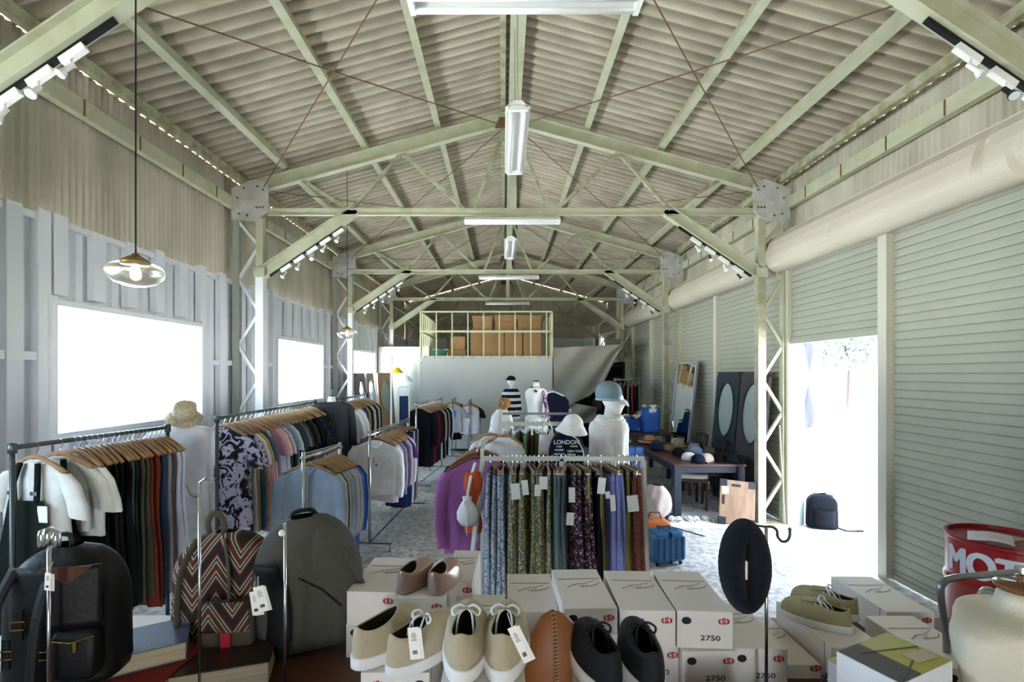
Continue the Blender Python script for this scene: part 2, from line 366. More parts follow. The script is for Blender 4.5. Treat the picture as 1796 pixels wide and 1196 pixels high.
# ---------------------------------------------------------------- steel frames
TD = [2.53, 6.10, 9.67, 13.24, 16.75]
TN = ['nearest', 'second', 'third', 'fourth', 'farthest']
def rz_(x, o=0): return 5.21-.272*abs(x)+o
def channel(mb, a, b, w, h, up=(0, 1, 0), mi=0): # I section
    a = V(a); b = V(b); z = (b-a).normalized(); u = V(up); x = u.cross(z).normalized()
    mb.bar(a, b, .012, h, up=u.cross(z), mi=mi) if False else None
    R = Matrix((u, x, z)).transposed(); c = (a+b)/2; L = (b-a).length
    mb.box(c, (.012, h, L), R, mi); mb.box(c+x*(h/2), (w, .012, L), R, mi); mb.box(c-x*(h/2), (w, .012, L), R, mi)
def truss(k, d):
    t = thing('steel_truss', '%s green steel roof truss with lattice columns, counted from the front' % TN[k], 'truss', (0, d, 0), group='steel roof trusses')
    for sg in (-1, 1):
        lowm = WSTEEL if sg < 0 else mat('pale_column', 'a6aa94', .5, vs=8, col2='958d74')
        zs = 3.14
        m = MB(); m.box((sg*3.16, 0, zs/2), (.10, .10, zs)); m.build('column_chord', lowm, t, bev=.004)
        m = MB(); m.box((sg*3.16, 0, (zs+3.85)/2), (.09, .09, 3.85-zs)); m.build('column_chord', GREEN, t)
        m = MB(); m.box((sg*3.46, 0, 2.0), (.07, .08, 4.0)); m.build('column_chord', GREEN if sg > 0 else mat('grey_painted_steel', 'a9ada6', .6), t)
        m = MB(); z = .15; j = 0
        while z < 3.75:
            z2 = z+.42; a, b_ = (3.18, 3.44) if j % 2 == 0 else (3.44, 3.18)
            m.bar((sg*a, 0, z), (sg*b_, 0, min(z2, 3.82)), .035, .035); z = z2; j += 1
        m.build('lattice', [GREEN if sg > 0 else WSTEEL], t)
        m = MB(); m.box((sg*3.3, 0, .01), (.5, .2, .02)); m.build('base_plate', RUSTY, t)
        # gusset
        P = [(3.5, 4.22), (3.5, 3.83), (3.22, 3.80), (3.04, 3.93), (3.04, 4.27), (3.2, 4.34)]
        Mx = Matrix.Translation((0, -.06, 0)) @ Matrix.Rotation(PI/2, 4, 'X')
        m = MB(); m.prism([(sg*x, z) for x, z in P], .012, Mx)
        for (x, z) in [(3.1, 4.2), (3.17, 4.24), (3.1, 3.98), (3.14, 3.98), (3.18, 3.98), (3.3, 3.88), (3.4, 3.9), (3.42, 4.1), (3.34, 4.22)]:
            m.cyl((sg*x, -.08, z), (sg*x, -.06, z), .012, n=6, mi=1)
        m.build('gusset_plate', [PLATE, RUST], t)
        # rafter
        m = MB(); channel(m, (sg*3.3, 0, rz_(3.3, -.075)), (0, 0, rz_(0, -.075)), .09, .15); m.build('rafter', [GREEN], t)
        # knee brace
        m = MB(); channel(m, (sg*3.14, 0, 3.17), (sg*1.96, 0, 3.97), .09, .13); m.box((sg*3.16, 0, 3.17), (.14, .11, .12)); m.build('knee_brace', [GREEN], t)
        # web members
        for (a, b_) in [((2.63, rz_(2.63, -.15)), (2.06, 3.97)), ((2.02, 3.97), (1.38, rz_(1.38, -.15))), ((1.36, rz_(1.36, -.15)), (.58, 3.97)), ((.47, 3.97), (.06, 5.02))]:
            m = MB(); m.bar((sg*a[0], .0, a[1]), (sg*b_[0], .0, b_[1]), .042, .042, up=(0, 1, 0)); m.build('web_member', [RUSTY], t)
    m = MB(); m.box((0, 0, 3.975), (6.14, .08, .012)); m.box((0, .0, 3.94), (6.14, .012, .07)); m.box((0, 0, 3.905), (6.14, .05, .010)); m.build('tie_beam', GREEN, t)
    m = MB(); m.box((.03, 0, 4.5), (.09, .05, 1.1)); m.build('king_post', GREEN, t)
    m = MB(); m.prism([(-.2, 4.98), (.2, 4.98), (.14, 5.12), (-.14, 5.12)], .012, Matrix.Translation((0, -.05, 0)) @ Matrix.Rotation(PI/2, 4, 'X')); m.build('ridge_plate', RUST, t)
for k, d in enumerate(TD): truss(k, d)
# bracing rods
for k in range(3):
    for sg, nm in ((-1, 'left'), (1, 'right')):
        for q in (0, 1):
            ya, yb = (TD[k], TD[k+1]) if q == 0 else (TD[k+1], TD[k])
            m = MB(); m.tube([(sg*3.15, ya, 4.22), (sg*1.6, (ya+yb)/2, 4.60+.02*q), (0.06*sg, yb, 5.03)], .006, 6)
            tag(m.build('bracing_rod', RUST), 'rusty rod on the %s slope rising %s from the %s truss' % (nm, 'away' if q == 0 else 'nearer', TN[k if q == 0 else k+1]), 'rod', 'crossed bracing rods under the roof')
# ---------------------------------------------------------------- shutters on the right
def shutter(y0, y1, zb, zt, label, parts=True):
    t = thing('roller_shutter', label, 'shutter', (3.50, (y0+y1)/2, zb), group='roller shutters on the right wall')
    L = y1-y0; h = zt-zb; n = int(h/.075); prof = []
    for i in range(n):
        z = h-(i+1)*.075
        prof += [(-.001, z+.0745), (-.0045, z+.066), (-.007, z+.040), (-.0075, z+.018), (-.006, z+.008), (.006, z+.004), (.006, z+.001)]
    m = MB(); vs = []; 
    for (x, z) in prof: vs += [(x, -L/2, z), (x, L/2, z)]
    m.add(vs, [(2*i, 2*i+1, 2*i+3, 2*i+2) for i in range(len(prof)-1)]); m.build('slat_curtain', SHUT, t, solid=.002)
    m = MB(); m.box((0, 0, .02), (.05, L, .05)); m.build('bottom_bar', SHUT, t)
    return t
ords = ['nearest', 'open', 'third', 'fourth', 'fifth', 'sixth', 'seventh', 'eighth']
PY = [TD[0], 4.47, TD[1], 8.02, TD[2], 11.55, TD[3], 15.1, TD[4]]
pm = mat('shutter_guide', 'c9c6b6', .45, var=.05)
shutter(-1.3, TD[0]-.08, 0.02, 3.25, 'sage green roller shutter nearest the camera, beyond the edge of the oil drum')
for i in range(8):
    y0, y1 = PY[i]+.03, PY[i+1]-.03
    if i == 1: shutter(y0, y1, 2.27, 3.25, 'half raised sage green roller shutter above the open doorway')
    else: shutter(y0, y1, .02, 3.25, '%s sage green roller shutter, closed, %s' % (ords[i], ['behind the red oil drum', '', 'just beyond the open doorway behind the dark doors', 'behind the leaning mirror', 'behind the blue packages', 'in the far bay', 'beyond the far column', 'at the gable'][i]))
gn = ['right of the open doorway', 'behind the two dark doors', 'in the far third bay', 'near the gable']
for i, y in enumerate([4.47, 8.02, 11.55, 15.1]):
    m = MB(); m.box((3.475, y, 1.6), (.10, .09, 3.2)); m.box((3.45, y+.05, 1.6), (.05, .02, 3.2))
    tag(m.build('shutter_post', pm, bev=.004), 'upright pale guide post between shutters, %s' % gn[i], 'post')
m = MB(); m.box((3.49, 6.02, 1.6), (.08, .05, 3.2)); tag(m.build('shutter_rail', pm), 'pale guide rail on the far jamb of the open doorway', 'rail')
for k, d in enumerate(TD[:4]):
    m = MB(); m.box((3.545, d, 1.6), (.05, .16, 3.2)); struct(m.build('trim_%d' % (k+3), pm))  # strip added behind each column to stop light leaking past the shutters
# hoods
def hood(y0, y1, label, dents=False):
    P = [(3.58, 3.70), (3.46, 3.685), (3.34, 3.63), (3.255, 3.54), (3.215, 3.44)]
    for i in range(11):
        a = PI*.95+PI*.62*i/10; P.append((3.36+.16*math.cos(a)*1.0, 3.335+.16*math.sin(a)))
    P += [(3.44, 3.19), (3.58, 3.18)]
    P2 = []
    m = MB(); n = len(P); NS = 40
    def fn(u, v):
        k = u*(n-1); i = min(int(k), n-2); f_ = k-i; x = P[i][0]*(1-f_)+P[i+1][0]*f_; z = P[i][1]*(1-f_)+P[i+1][1]*f_; y = y0+v*(y1-y0)
        if dents:
            for (dy, dz, r, a) in ((3.36, 3.46, .13, .055), (3.12, 3.24, .10, .06), (4.9, 3.38, .12, .012)):
                q = math.exp(-(((y-dy)/(r*.28))**2+((z-dz)/r)**2)); x += a*q
        return (x, y, z)
    m.grid(fn, (n-1)*(2 if dents else 1), 240 if dents else 4)
    m.add([(p[0], y0, p[1]) for p in P], [tuple(range(n))]); m.add([(p[0], y1, p[1]) for p in P], [tuple(range(n))[::-1]])
    t = thing('shutter_hood', label, 'hood', (0, 0, 0), group='long cream shutter hoods'); m.build('cover', CREAM, t, smooth=False)
    m = MB(); m.box((3.53, (y0+y1)/2, 3.705), (.1, y1-y0, .012)); m.build('top_flange', CREAM, t)
    m = MB(); m.box((3.36, y1+.006, 3.47), (.03, .008, .12)); m.build('end_bracket', mat('dark_bracket', '57584a', .6), t)
hood(-1.2, TD[1]-.03, 'long cream shutter hood with dents, nearest above the open doorway', True)
hood(TD[1]+.06, TD[2]-.03, 'cream shutter hood beyond the second truss')
hood(TD[2]+.06, TD[3]-.03, 'small looking cream shutter hood beyond the third truss')
hood(TD[3]+.06, TD[4]-.2, 'farthest cream shutter hood by the gable')
# ---------------------------------------------------------------- lights
def fluo(loc, rz, label, w=.16, tubes=2):
    t = thing('fluorescent_fixture', label, 'light', loc, rz, 'white fluorescent fittings')
    m = MB()
    m.prism([(-w/2, 0), (-.03, .05), (.03, .05), (w/2, 0), (w/2-.004, -.006), (0.02, .02), (-.02, .02), (-w/2+.004, -.006)], 1.2, Matrix.Rotation(PI/2, 4, 'Y') @ Matrix.Rotation(PI/2, 4, 'Z')); m.build('reflector', WHITE, t)
    for s in (-1, 1):
        m = MB(); m.cyl((-.57, s*w*.27, -.012), (.57, s*w*.27, -.012), .015, n=10); m.build('tube', mat('tube_glass', 'f7f7f7', .2), t, smooth=True)
        m = MB(); m.box((s*.585, 0, -.005), (.03, w*.8, .035)); m.build('lamp_holder', WHITE, t)
    m = MB()
    for s in (-1, 1): m.cyl((s*.4, 0, .05), (s*.4, 0, .09 if rz == 0 else 1.30), .006, n=6)
    m.build('hanger_rod', GREEN, t)
for k in range(4): fluo((.02, TD[k]-.05, 3.81), 0, ['nearest crosswise fluorescent fitting at the top edge of the photo', 'crosswise fluorescent fitting under the second truss', 'crosswise fluorescent fitting under the third truss', 'small crosswise fluorescent fitting under the fourth truss'][k])
fluo((.02, 4.25, 3.92), PI/2, 'large lengthwise fluorescent fitting hanging below the ridge in front of the second truss', .19)
fluo((.02, 7.85, 3.92), PI/2, 'small lengthwise fluorescent fitting hanging between the second and third trusses', .19)
def track(k, sg, n, u0=.18, u1=.74, miss=()):
    d = TD[k]; a = V((sg*3.14, d, 3.17)); b_ = V((sg*1.96, d, 3.97)); dr = (b_-a).normalized(); nn = V((-dr.z*sg*(1 if sg > 0 else 1), 0, 0))
    dn = V((dr.z, 0, -dr.x)) if dr.z*1 > 0 and dr.x > 0 else V((-dr.z, 0, dr.x))
    if dn.z > 0: dn = -dn
    side = 'left' if sg < 0 else 'right'
    tr = MB(); p0 = a.lerp(b_, .04)+dn*.08; p1 = a.lerp(b_, .82)+dn*.08; tr.bar(p0, p1, .032, .025, up=(0, 1, 0))
    tag(tr.build('lighting_track', BLACK), 'black lighting track under the %s knee brace of the %s truss' % (side, TN[k]), 'track')
    o_ = ['lowest', 'second lowest', 'middle', 'second highest', 'highest'] if n == 5 else ['lowest', 'second lowest', 'second highest', 'highest'] if n == 4 else ['lowest', 'middle', 'highest']
    for i in range(n):
        u = u0+(u1-u0)*i/(n-1); p = a.lerp(b_, u)+dn*.11
        t = thing('spotlight', '%s spotlight on the %s track of the %s truss' % (o_[i], side, TN[k]), 'spotlight', p, 0, 'spotlights on the knee brace tracks')
        m = MB(); m.bar(-dr*.075, dr*.075, .04, .035, up=(0, 1, 0)); m.build('adapter', WHITE, t, bev=.003)
        h = V((-sg*.01, -.02, -.07)); e = h+V((-sg*(-.03+.02*(i % 3)), -.06+.02*(i % 2), -.07))
        m = MB(); m.tube([(0, 0, 0), h*.5+V((.01*sg, 0, 0)), h], .006, 6); m.build('arm', WHITE, t)
        q = (e-h).normalized(); hm = BLACK if (sg > 0 and i % 2 == 0) else WHITE
        m = MB(); m.tube([h-q*.01, h+q*.05, h+q*.055, h+q*.085], [.012, .012, .017, .026], 12); m.build('head', hm, t, smooth=False)
        m = MB(); m.cyl(h+q*.084, h+q*.089, .023, n=12); m.build('lens', mat('spot_lens', 'dfe8ee', .05, spec=.8), t)
track(0, -1, 4, .18, .62); track(0, 1, 4, .15, .62); track(1, -1, 5, .2, .76); track(1, 1, 4, .17, .62); track(2, -1, 5, .2, .76); track(2, 1, 4, .17, .6)
def pendant(px, py, d, r, top, label):
    p = at(px, py, d); t = thing('pendant_lamp', label, 'pendant lamp', p, 0, 'glass pendant lamps')
    m = MB(); top = zroof(p.x)-.02; m.tube([(0, 0, .06), (0, 0, top-p.z)], .004, 6); m.build('cord', BLACK, t)
    m = MB(); m.lathe([(.012, .085), (.02, .075), (.045, .06), (.062, .048), (.066, .03)], 24); m.build('brass_cap', mat('aged_brass', '9a854e', .35, metal=.9), t, smooth=True)
    pr = [(r*.40, .040), (r*.62, .036), (r*.85, .022), (r*.98, .0), (r, -.012), (r*.93, -.036), (r*.72, -.062), (r*.4, -.078), (r*.15, -.084), (.001, -.085)]
    m = MB(); m.lathe(pr, 36); m.build('glass_shade', mat('ribbed_glass', 'fffbe8', .12, spec=.8) if 0 else GLSH, t, smooth=True)
    m = MB(); m.lathe([(.001, -.055), (.022, -.042), (.026, -.015), (.018, .01), (.01, .03)], 16); m.build('bulb', BULB, t, smooth=True)
GLSH = glassmat('pendant_glass', 'fffdf2', .55, .35)
BULB = mat('warm_bulb', 'fff0c8', .4, em=1.2)
pendant(238, 474, 2.45, .128, 4.0, 'nearest glass pendant lamp with brass cap on a long cord at left')
pendant(609, 583, 6.4, .13, 4.3, 'glass pendant lamp hanging beside the second window column')
# right behind: outside scenery
# neighbouring pale building, banner and trees seen through the doorway
t = thing('outbuilding', 'pale weatherboard outbuilding beyond the doorway', 'building', (10.2, 17.2, 0))
OB = mat('outbuilding_white', 'dfe6ea', .7, var=.05, vs=3)
m = MB(); m.box((-1.5, 0, 1.6), (3.2, 3, 3.2))
for i in range(12): m.box((-1.5, -1.52, .15+i*.26), (3.2, .02, .02))
m.build('wall', OB, t)
m = MB(); m.prism([(-1.9, 3.2), (1.9, 3.2), (0, 4.1)], 3.4, Matrix.Translation((-1.5, 0, 0)) @ Matrix.Rotation(PI/2, 4, 'X')); m.build('roof', mat('roof_grey', '8b8f94', .7), t)
m = MB(); m.box((-1.2, -1.52, 1.0), (.9, .04, 2.0)); m.build('door', mat('ob_door', 'bcc6cc', .6), t)
m = MB()
def bn(u, v): return (8.3+.22*(u-.5)+.03*math.sin(v*7), 14.0+.05*math.sin(v*9+u*3), .9+v*1.85)
t = thing('banner_flag', 'narrow lavender blue banner on a pole outside the doorway', 'banner', (0, 0, 0))
def bn(u, v):
    w = .13+.04*math.sin(v*8); return (6.19+w*(u-.5), 9.9+.05*math.sin(v*9+u*3), .78+v*1.9)
m.grid(bn, 4, 24); m.build('cloth', mat('lavender_cloth', '4a4a88', .8), t, solid=.004, smooth=True)
m = MB(); m.cyl((6.10, 9.96, 0), (6.10, 9.96, 2.8), .012); m.build('pole', WSTEEL, t)
def tree(x, y, h, r, label):
    t = thing('garden_tree', label, 'tree', (x, y, 0), group='trees beyond the yard'); R_ = random.Random(int(x*10))
    m = MB(); m.tube([(0, 0, 0), (.1, 0, h*.35), (0, .1, h*.7)], [.16, .12, .05], 8); m.build('trunk', DWOOD, t)
    m = MB()
    for i in range(1500):
        a = R_.uniform(0, 2*PI); b_ = math.acos(R_.uniform(-1, 1)); q = r*(.55+.45*R_.random()**.5)
        c = V((q*math.sin(b_)*math.cos(a), q*math.sin(b_)*math.sin(a), h*.62+q*.9*math.cos(b_)))
        R = Euler((R_.uniform(0, 6), R_.uniform(0, 6), R_.uniform(0, 6))).to_matrix(); s = R_.uniform(.10, .2)
        m.add([c+R @ V(p) for p in ((-s, 0, 0), (0, s*.5, .03), (s, 0, 0), (0, -s*.5, .03))], [(0, 1, 2, 3)])
    m.build('foliage', mat('tree_leaf', '7a8a80', .7, var=.3, vs=2), t)
tree(14.9, 24, 5.0, 1.25, 'pale leafy tree beyond the yard, leftmost of three seen through the doorway')
tree(17.7, 25, 5.2, 1.3, 'pale leafy tree beyond the yard, middle of three seen through the doorway')
tree(20.6, 26, 5.6, 1.4, 'pale leafy tree beyond the yard, rightmost of three seen through the doorway')
# jamb door leaf just outside doorway
m = MB(); m.box((3.62, 6.10, 1.12), (.17, .05, 2.24)); tag(m.build('door_leaf', mat('pale_aqua_panel', 'cfe4e8', .5)), 'pale aqua panel standing at the far side of the open doorway', 'panel')
# ================================================================ GARMENTS AND RACKS
ORD = ['first', 'second', 'third', 'fourth', 'fifth', 'sixth', 'seventh', 'eighth', 'ninth', 'tenth', 'eleventh', 'twelfth', 'thirteenth', 'fourteenth', 'fifteenth', 'sixteenth', 'seventeenth', 'eighteenth', 'nineteenth', 'twentieth', 'twenty-first', 'twenty-second', 'twenty-third', 'twenty-fourth', 'twenty-fifth', 'twenty-sixth', 'twenty-seventh', 'twenty-eighth', 'twenty-ninth', 'thirtieth', 'thirty-first', 'thirty-second', 'thirty-third', 'thirty-fourth', 'thirty-fifth', 'thirty-sixth']
def hook_pts(s=1): return [(0, 0, -.075), (0, 0, -.045), (.012, 0, -.032), (.016, 0, -.014), (.008, 0, .004), (-.006, 0, .007), (-.016, 0, -.003)]
HPROTO = {}
def hanger(parent, w=.40, kind='wood', hm=None):
    key = (round(w, 2), kind)
    if key not in HPROTO:
        m = MB()
        if kind == 'wood':
            h = w/2; m.tube([(-h, 0, -.153), (-h*.7, 0, -.120), (-h*.3, 0, -.082), (0, 0, -.070), (h*.3, 0, -.082), (h*.7, 0, -.120), (h, 0, -.153)], [.012, .013, .013, .014, .013, .013, .012], 8)
        else:
            m.box((0, 0, -.085), (w*.8, .012, .022))
            for s in (-1, 1): m.box((s*w*.36, 0, -.10), (.02, .022, .04), mi=1)
        k = MB(); k.tube(hook_pts(), .0028, 6)
        HPROTO[key] = (m, k, [None, None])
    m, k, o = HPROTO[key]
    if o[0] is None:
        a = m.build('hanger', [hm or WOOD, CHROME] if kind != 'wood' else hm or WOOD, parent, smooth=kind == 'wood'); b_ = k.build('hook', CHROME, a); o[0], o[1] = a, b_; return a
    a = o[0].copy(); COL.objects.link(a); a.parent = parent; b_ = o[1].copy(); COL.objects.link(b_); b_.parent = a
    if hm: a.material_slots[0].link = 'OBJECT'; a.material_slots[0].material = hm
    return a
def cloth_mb(kind, w, L, seed, sleeve=None, flare=1.0, th=.022, z0=-.088, neck=.055, fold=.012):
    R_ = random.Random(seed); m = MB(); p1, p2 = R_.uniform(0, 6), R_.uniform(0, 6); fq = R_.uniform(26, 40); sk = R_.uniform(-.015, .015)
    hs = w/2
    def prof(v):     # half width, z, half thickness
        if kind in ('top', 'dress', 'tee', 'shirt', 'vest'):
            sv = .10
            if v < sv:
                t = v/sv; return neck+(hs-neck)*t**.9, z0-.080*t**1.1, th*(.45+.55*t)
            t = (v-sv)/(1-sv); wd = hs*(1-.10*math.sin(min(1, t*1.6)*PI)*(kind == 'dress'))*(1+(flare-1)*t)
            return wd, z0-.080-t*(L-.080), th*(1+.35*t)
        if kind == 'pants':
            return hs*(1-.12*v), z0-.02-v*L, th*(1-.2*v)
        return hs*(.80+.35*v*flare), z0-.02-v*L, th*(.55+.8*v)     # skirt
    NU, NVv = 28, 12
    def fn(u, v):
        hw, z, ht = prof(v); a = 2*PI*u; e = .8
        ca, sa = math.cos(a), math.sin(a)
        x = hw*(abs(ca)**e)*(1 if ca >= 0 else -1); y = ht*(abs(sa)**.7)*(1 if sa >= 0 else -1)
        k = fold*(v**.6); y += k*math.sin(fq*x+p1)+k*.6*math.sin(fq*2.1*x+p2); x += sk*v+.35*k*math.sin(9*v+p2)
        return (x, y, z+(.008*math.sin(fq*.5*x+p1) if v > .99 else 0))
    m.grid(fn, NU, NVv, cu=True)
    if kind == 'pants':
        pass
    if sleeve:
        for sg in (-1, 1):
            sx = sg*(hs-.03); zt = z0-.07
            if sleeve == 'long': pts = [(sx-.02*sg, 0, zt+.01), (sx+sg*.035, 0, zt-.06), (sx+sg*.06, .004, zt-.25), (sx+sg*.07, -.012, zt-.42), (sx+sg*.065, -.02, zt-.54)]; rr = [.06, .062, .052, .045, .034]
            elif sleeve == 'puff': pts = [(sx-.02*sg, 0, zt+.01), (sx+sg*.05, 0, zt-.04), (sx+sg*.11, .0, zt-.16), (sx+sg*.13, 0, zt-.30), (sx+sg*.125, 0, zt-.36)]; rr = [.06, .07, .085, .09, .04]
            else: pts = [(sx-.02*sg, 0, zt+.01), (sx+sg*.04, 0, zt-.05), (sx+sg*.085, 0, zt-.16), (sx+sg*.10, 0, zt-.23)]; rr = [.055, .065, .068, .065]
            n = 10; base = len(m.v); vs = []; fs = []
            for i, (p, r) in enumerate(zip(pts, rr)):
                for j in range(n):
                    a = 2*PI*j/n; vs.append((p[0]+r*math.cos(a), p[1]+r*.42*math.sin(a)+.004*math.sin(3*a+p1+i), p[2]+r*.25*math.cos(a)*sg*(-1)*.8))
            for i in range(len(pts)-1):
                for j in range(n): fs.append((i*n+j, i*n+(j+1) % n, (i+1)*n+(j+1) % n, (i+1)*n+j))
            m.add(vs, fs)
    return m
GCOUNT = [0]
FABN = {}
def garment(rack, idx, loc, rz, kind, mt, cname, w=.42, L=.7, sleeve=None, flare=1.0, hk='wood', th=.022, extra=None, label=None, tagc=False, hm=None, group=None, desc=None):
    GCOUNT[0] += 1; sd_ = GCOUNT[0]
    names = {'top': 'top', 'dress': 'dress', 'tee': 't_shirt', 'shirt': 'shirt', 'pants': 'trousers', 'skirt': 'skirt', 'vest': 'coat'}
    nm = names[kind]
    lb = label or '%s %s hanging %s %s' % (cname, desc or nm.replace('_', '-'), ORD[idx], rack)
    t = thing(nm, lb, 'clothes', loc, rz, group or 'clothes hanging on the racks')
    hanger(t, w*.93 if kind not in ('skirt', 'pants') else max(.26, w*.9), 'wood' if kind not in ('skirt', 'pants') else 'clip', hm)
    if isinstance(mt, str): mt = fab(mt)
    neck = .075 if kind in ('tee',) else .05
    cloth_mb(kind, w, L, sd_, sleeve, flare, th, neck=neck, z0=-.085 if kind not in ('skirt', 'pants') else -.09).build('fabric', mt, t, smooth=True)
    if sleeve is not None or kind in ('tee', 'dress', 'shirt'):
        m = MB(); m.tube([(neck*1.02*math.cos(a), .020*math.sin(a), -.086-.012*(math.sin(a) < 0)*abs(math.sin(a))) for a in [2*PI*j/14 for j in range(14)]], .004, 5, closed=True); m.build('collar', mt, t, smooth=True)
    if tagc:
        m = MB(); zz = -.20 if kind in ('skirt', 'pants') else -.32; x = -w*.42
        m.box((x, -.035, zz), (.045, .003, .075), Rz(.15)); m.tube([(x, -.03, zz+.037), (x*.9, -.02, zz+.1)], .0012, 4, mi=1); m.build('price_tag', [PAPER, BLACK], t)
    if extra: extra(t)
    return t
RS = 'from near end of the '
# patterned cloths
PALM = rampmat('palm_print', 'noise', 11, [(0, '24212c'), (.40, '3a3446'), (.47, 'c9c6e2'), (.60, 'b4b0d2'), (.64, '2c2834')], dist=1.4)
FL_BLUE = rampmat('light_floral', 'vor', 105, [(0, 'b4a6c8'), (.22, 'c8cfd4'), (.45, '6f9c98'), (.62, 'a9b5c2'), (.82, '5b6b8e')], feature='color')
FL_GRN = rampmat('green_floral', 'vor', 110, [(0, '6b7358'), (.25, 'a9a888'), (.48, '4e5d50'), (.66, '8b8d6c'), (.84, 'a8704e'), (.92, 'c9c4a4')], feature='color')
FL_DARK = rampmat('dark_floral', 'vor', 120, [(0, '24202c'), (.35, '3a2a3a'), (.6, 'b8a8a4'), (.75, '7c2840'), (.88, '2c3050')], feature='color')
DOTS = rampmat('maroon_dots', 'vor', 110, [(0, 'e2c8b8'), (.17, '6a3a34')])
PINKF = rampmat('pink_floral', 'vor', 30, [(0, '8a5a58'), (.14, 'dcb4a8')])
GING = rampmat('gingham', 'vor', 120, [(0, '2c2c3c'), (.30, 'b8b8c4')])
NAVF = rampmat('navy_floral', 'vor', 48, [(0, 'c8c8d0'), (.13, '1c2030')])
STRIPE = rampmat('knit_stripe', 'wave', 3.2, [(0, '1e2440'), (.5, 'e8e8ea')])
LACE = rampmat('grey_blue_floral', 'vor', 44, [(0, '6c7a90'), (.2, 'aab6c6')])
def piperack(label, x0, y0, x1, y1, z, mt=DARKPIPE, r=.013, elbow=True):
    t = thing('clothes_rack', label, 'clothes rack', (0, 0, 0), group='clothes racks'); a = V((x0, y0, z)); b_ = V((x1, y1, z))
    m = MB(); m.cyl(a, b_, r, n=10); m.build('rail', mt, t, smooth=True)
    for p in (a, b_):
        m = MB(); m.cyl((p.x, p.y, .03), (p.x, p.y, z), r, n=10); m.build('upright', mt, t, smooth=True)
        m = MB(); m.tube([(p.x-.25, p.y, .02), (p.x+.25, p.y, .02)], r, 8); m.build('foot', mt, t)
        m = MB(); m.lathe([(r*1.5, -.03), (r*1.6, 0), (r*1.5, .022), (.001, .024)], 12, (p.x, p.y, z)); m.build('elbow', mt, t, smooth=True)
    return t
def chromerack(label, x0, y0, x1, y1, z):
    t = thing('clothes_rack', label, 'clothes rack', (0, 0, 0), group='clothes racks'); a = V((x0, y0, z)); b_ = V((x1, y1, z)); d = (b_-a).normalized(); n_ = V((d.y, -d.x, 0))
    m = MB(); m.cyl(a-d*.03, b_+d*.03, .014, n=10); m.build('rail', CHROME, t, smooth=True)
    m = MB(); m.cyl(a+V((0, 0, .03)), b_+V((0, 0, .03)), .006, n=8); m.build('upper_rail', CHROME, t)
    for p in (a, b_):
        m = MB(); m.cyl((p.x, p.y, .09), (p.x, p.y, z+.045), .015, n=10); m.build('upright', CHROME, t, smooth=True)
        f_ = V((p.x, p.y, .085)); m = MB(); m.cyl(f_-n_*.24, f_+n_*.24, .013, n=8); fo = m.build('foot', CHROME, t)
        for s in (-1, 1):
            q = f_+n_*.225*s; m = MB(); m.cyl((q.x, q.y-.0, .085), (q.x, q.y, .055), .008, n=6); m.cyl((q.x-.012, q.y, .028), (q.x+.012, q.y, .028), .028, n=12); m.build('caster', mat('grey_caster', '8d9094', .4), t)
    m = MB(); m.cyl((a.x, a.y, .09), (b_.x, b_.y, .09), .011, n=8); m.build('base_rail', CHROME, t)
    return t
def fill(rackname, x0, y0, x1, y1, z, items, rz=-.18, jit=.10, xo=0, order=None):
    n = len(items); wt = [(3.6 if (len(it) > 3 and it[3].get('lead')) else 1) for it in items]; tw = sum(wt)
    for i, it in enumerate(items):
        f_ = (sum(wt[:i])+.5*wt[i])/tw; d = dict(it[3]) if len(it) > 3 else {}; d.pop('lead', 0)
        r_ = d.pop('rz', rz+rnd.uniform(-jit, jit)); cn = it[2]
        garment(RS+rackname, i, (x0+(x1-x0)*f_, y0+(y1-y0)*f_, z+.006), r_, it[0], it[1], cn, **d)
# overalls with a white blouse beneath
def overall_extra(t):
    D = fab('1d2420'); m = MB()
    for s in (-1, 1):
        m.tube([(s*.055, -.035, -.10), (s*.075, -.052, -.20), (s*.07, -.052, -.30)], .014, 6); m.box((s*.072, -.070, -.25), (.035, .004, .02), mi=1)
    m.build('strap', [D, CHROME], t, smooth=False)
    m = MB(); m.grid(lambda u, v: ((u-.5)*(.22+.22*min(1, v*1.5)), -.05-.012*math.sin(u*PI)+.01*math.sin(u*22)*v, -.29-v*.75), 18, 10); m.grid(lambda u, v: ((u-.5)*(.22+.22*min(1, v*1.5)), .035-.01*math.sin(u*20)*v, -.29-v*.75), 18, 10)
    m.build('pinafore', D, t, smooth=True)
    m = MB(); m.box((.11, -.055, -.36), (.06, .003, .085)); m.build('price_tag', PAPER, t)
R1 = 'far left pipe rack'
piperack('dark iron pipe clothes rack at far left holding the long dark dresses', -2.607, 2.47, -2.46, 3.40, 1.52)
ov = dict(lead=1, w=.40, L=.42, sleeve='short', extra=overall_extra, rz=-.05, desc='blouse under dark pinafore')
items = [('dress', 'd9d9d4', 'white', dict(ov, rz=-.15)), ('dress', 'dcdcd8', 'white', dict(ov)), ('shirt', 'e2e2de', 'white ruffled', dict(w=.44, L=.45, sleeve='short', rz=-.25, desc='blouse'))]
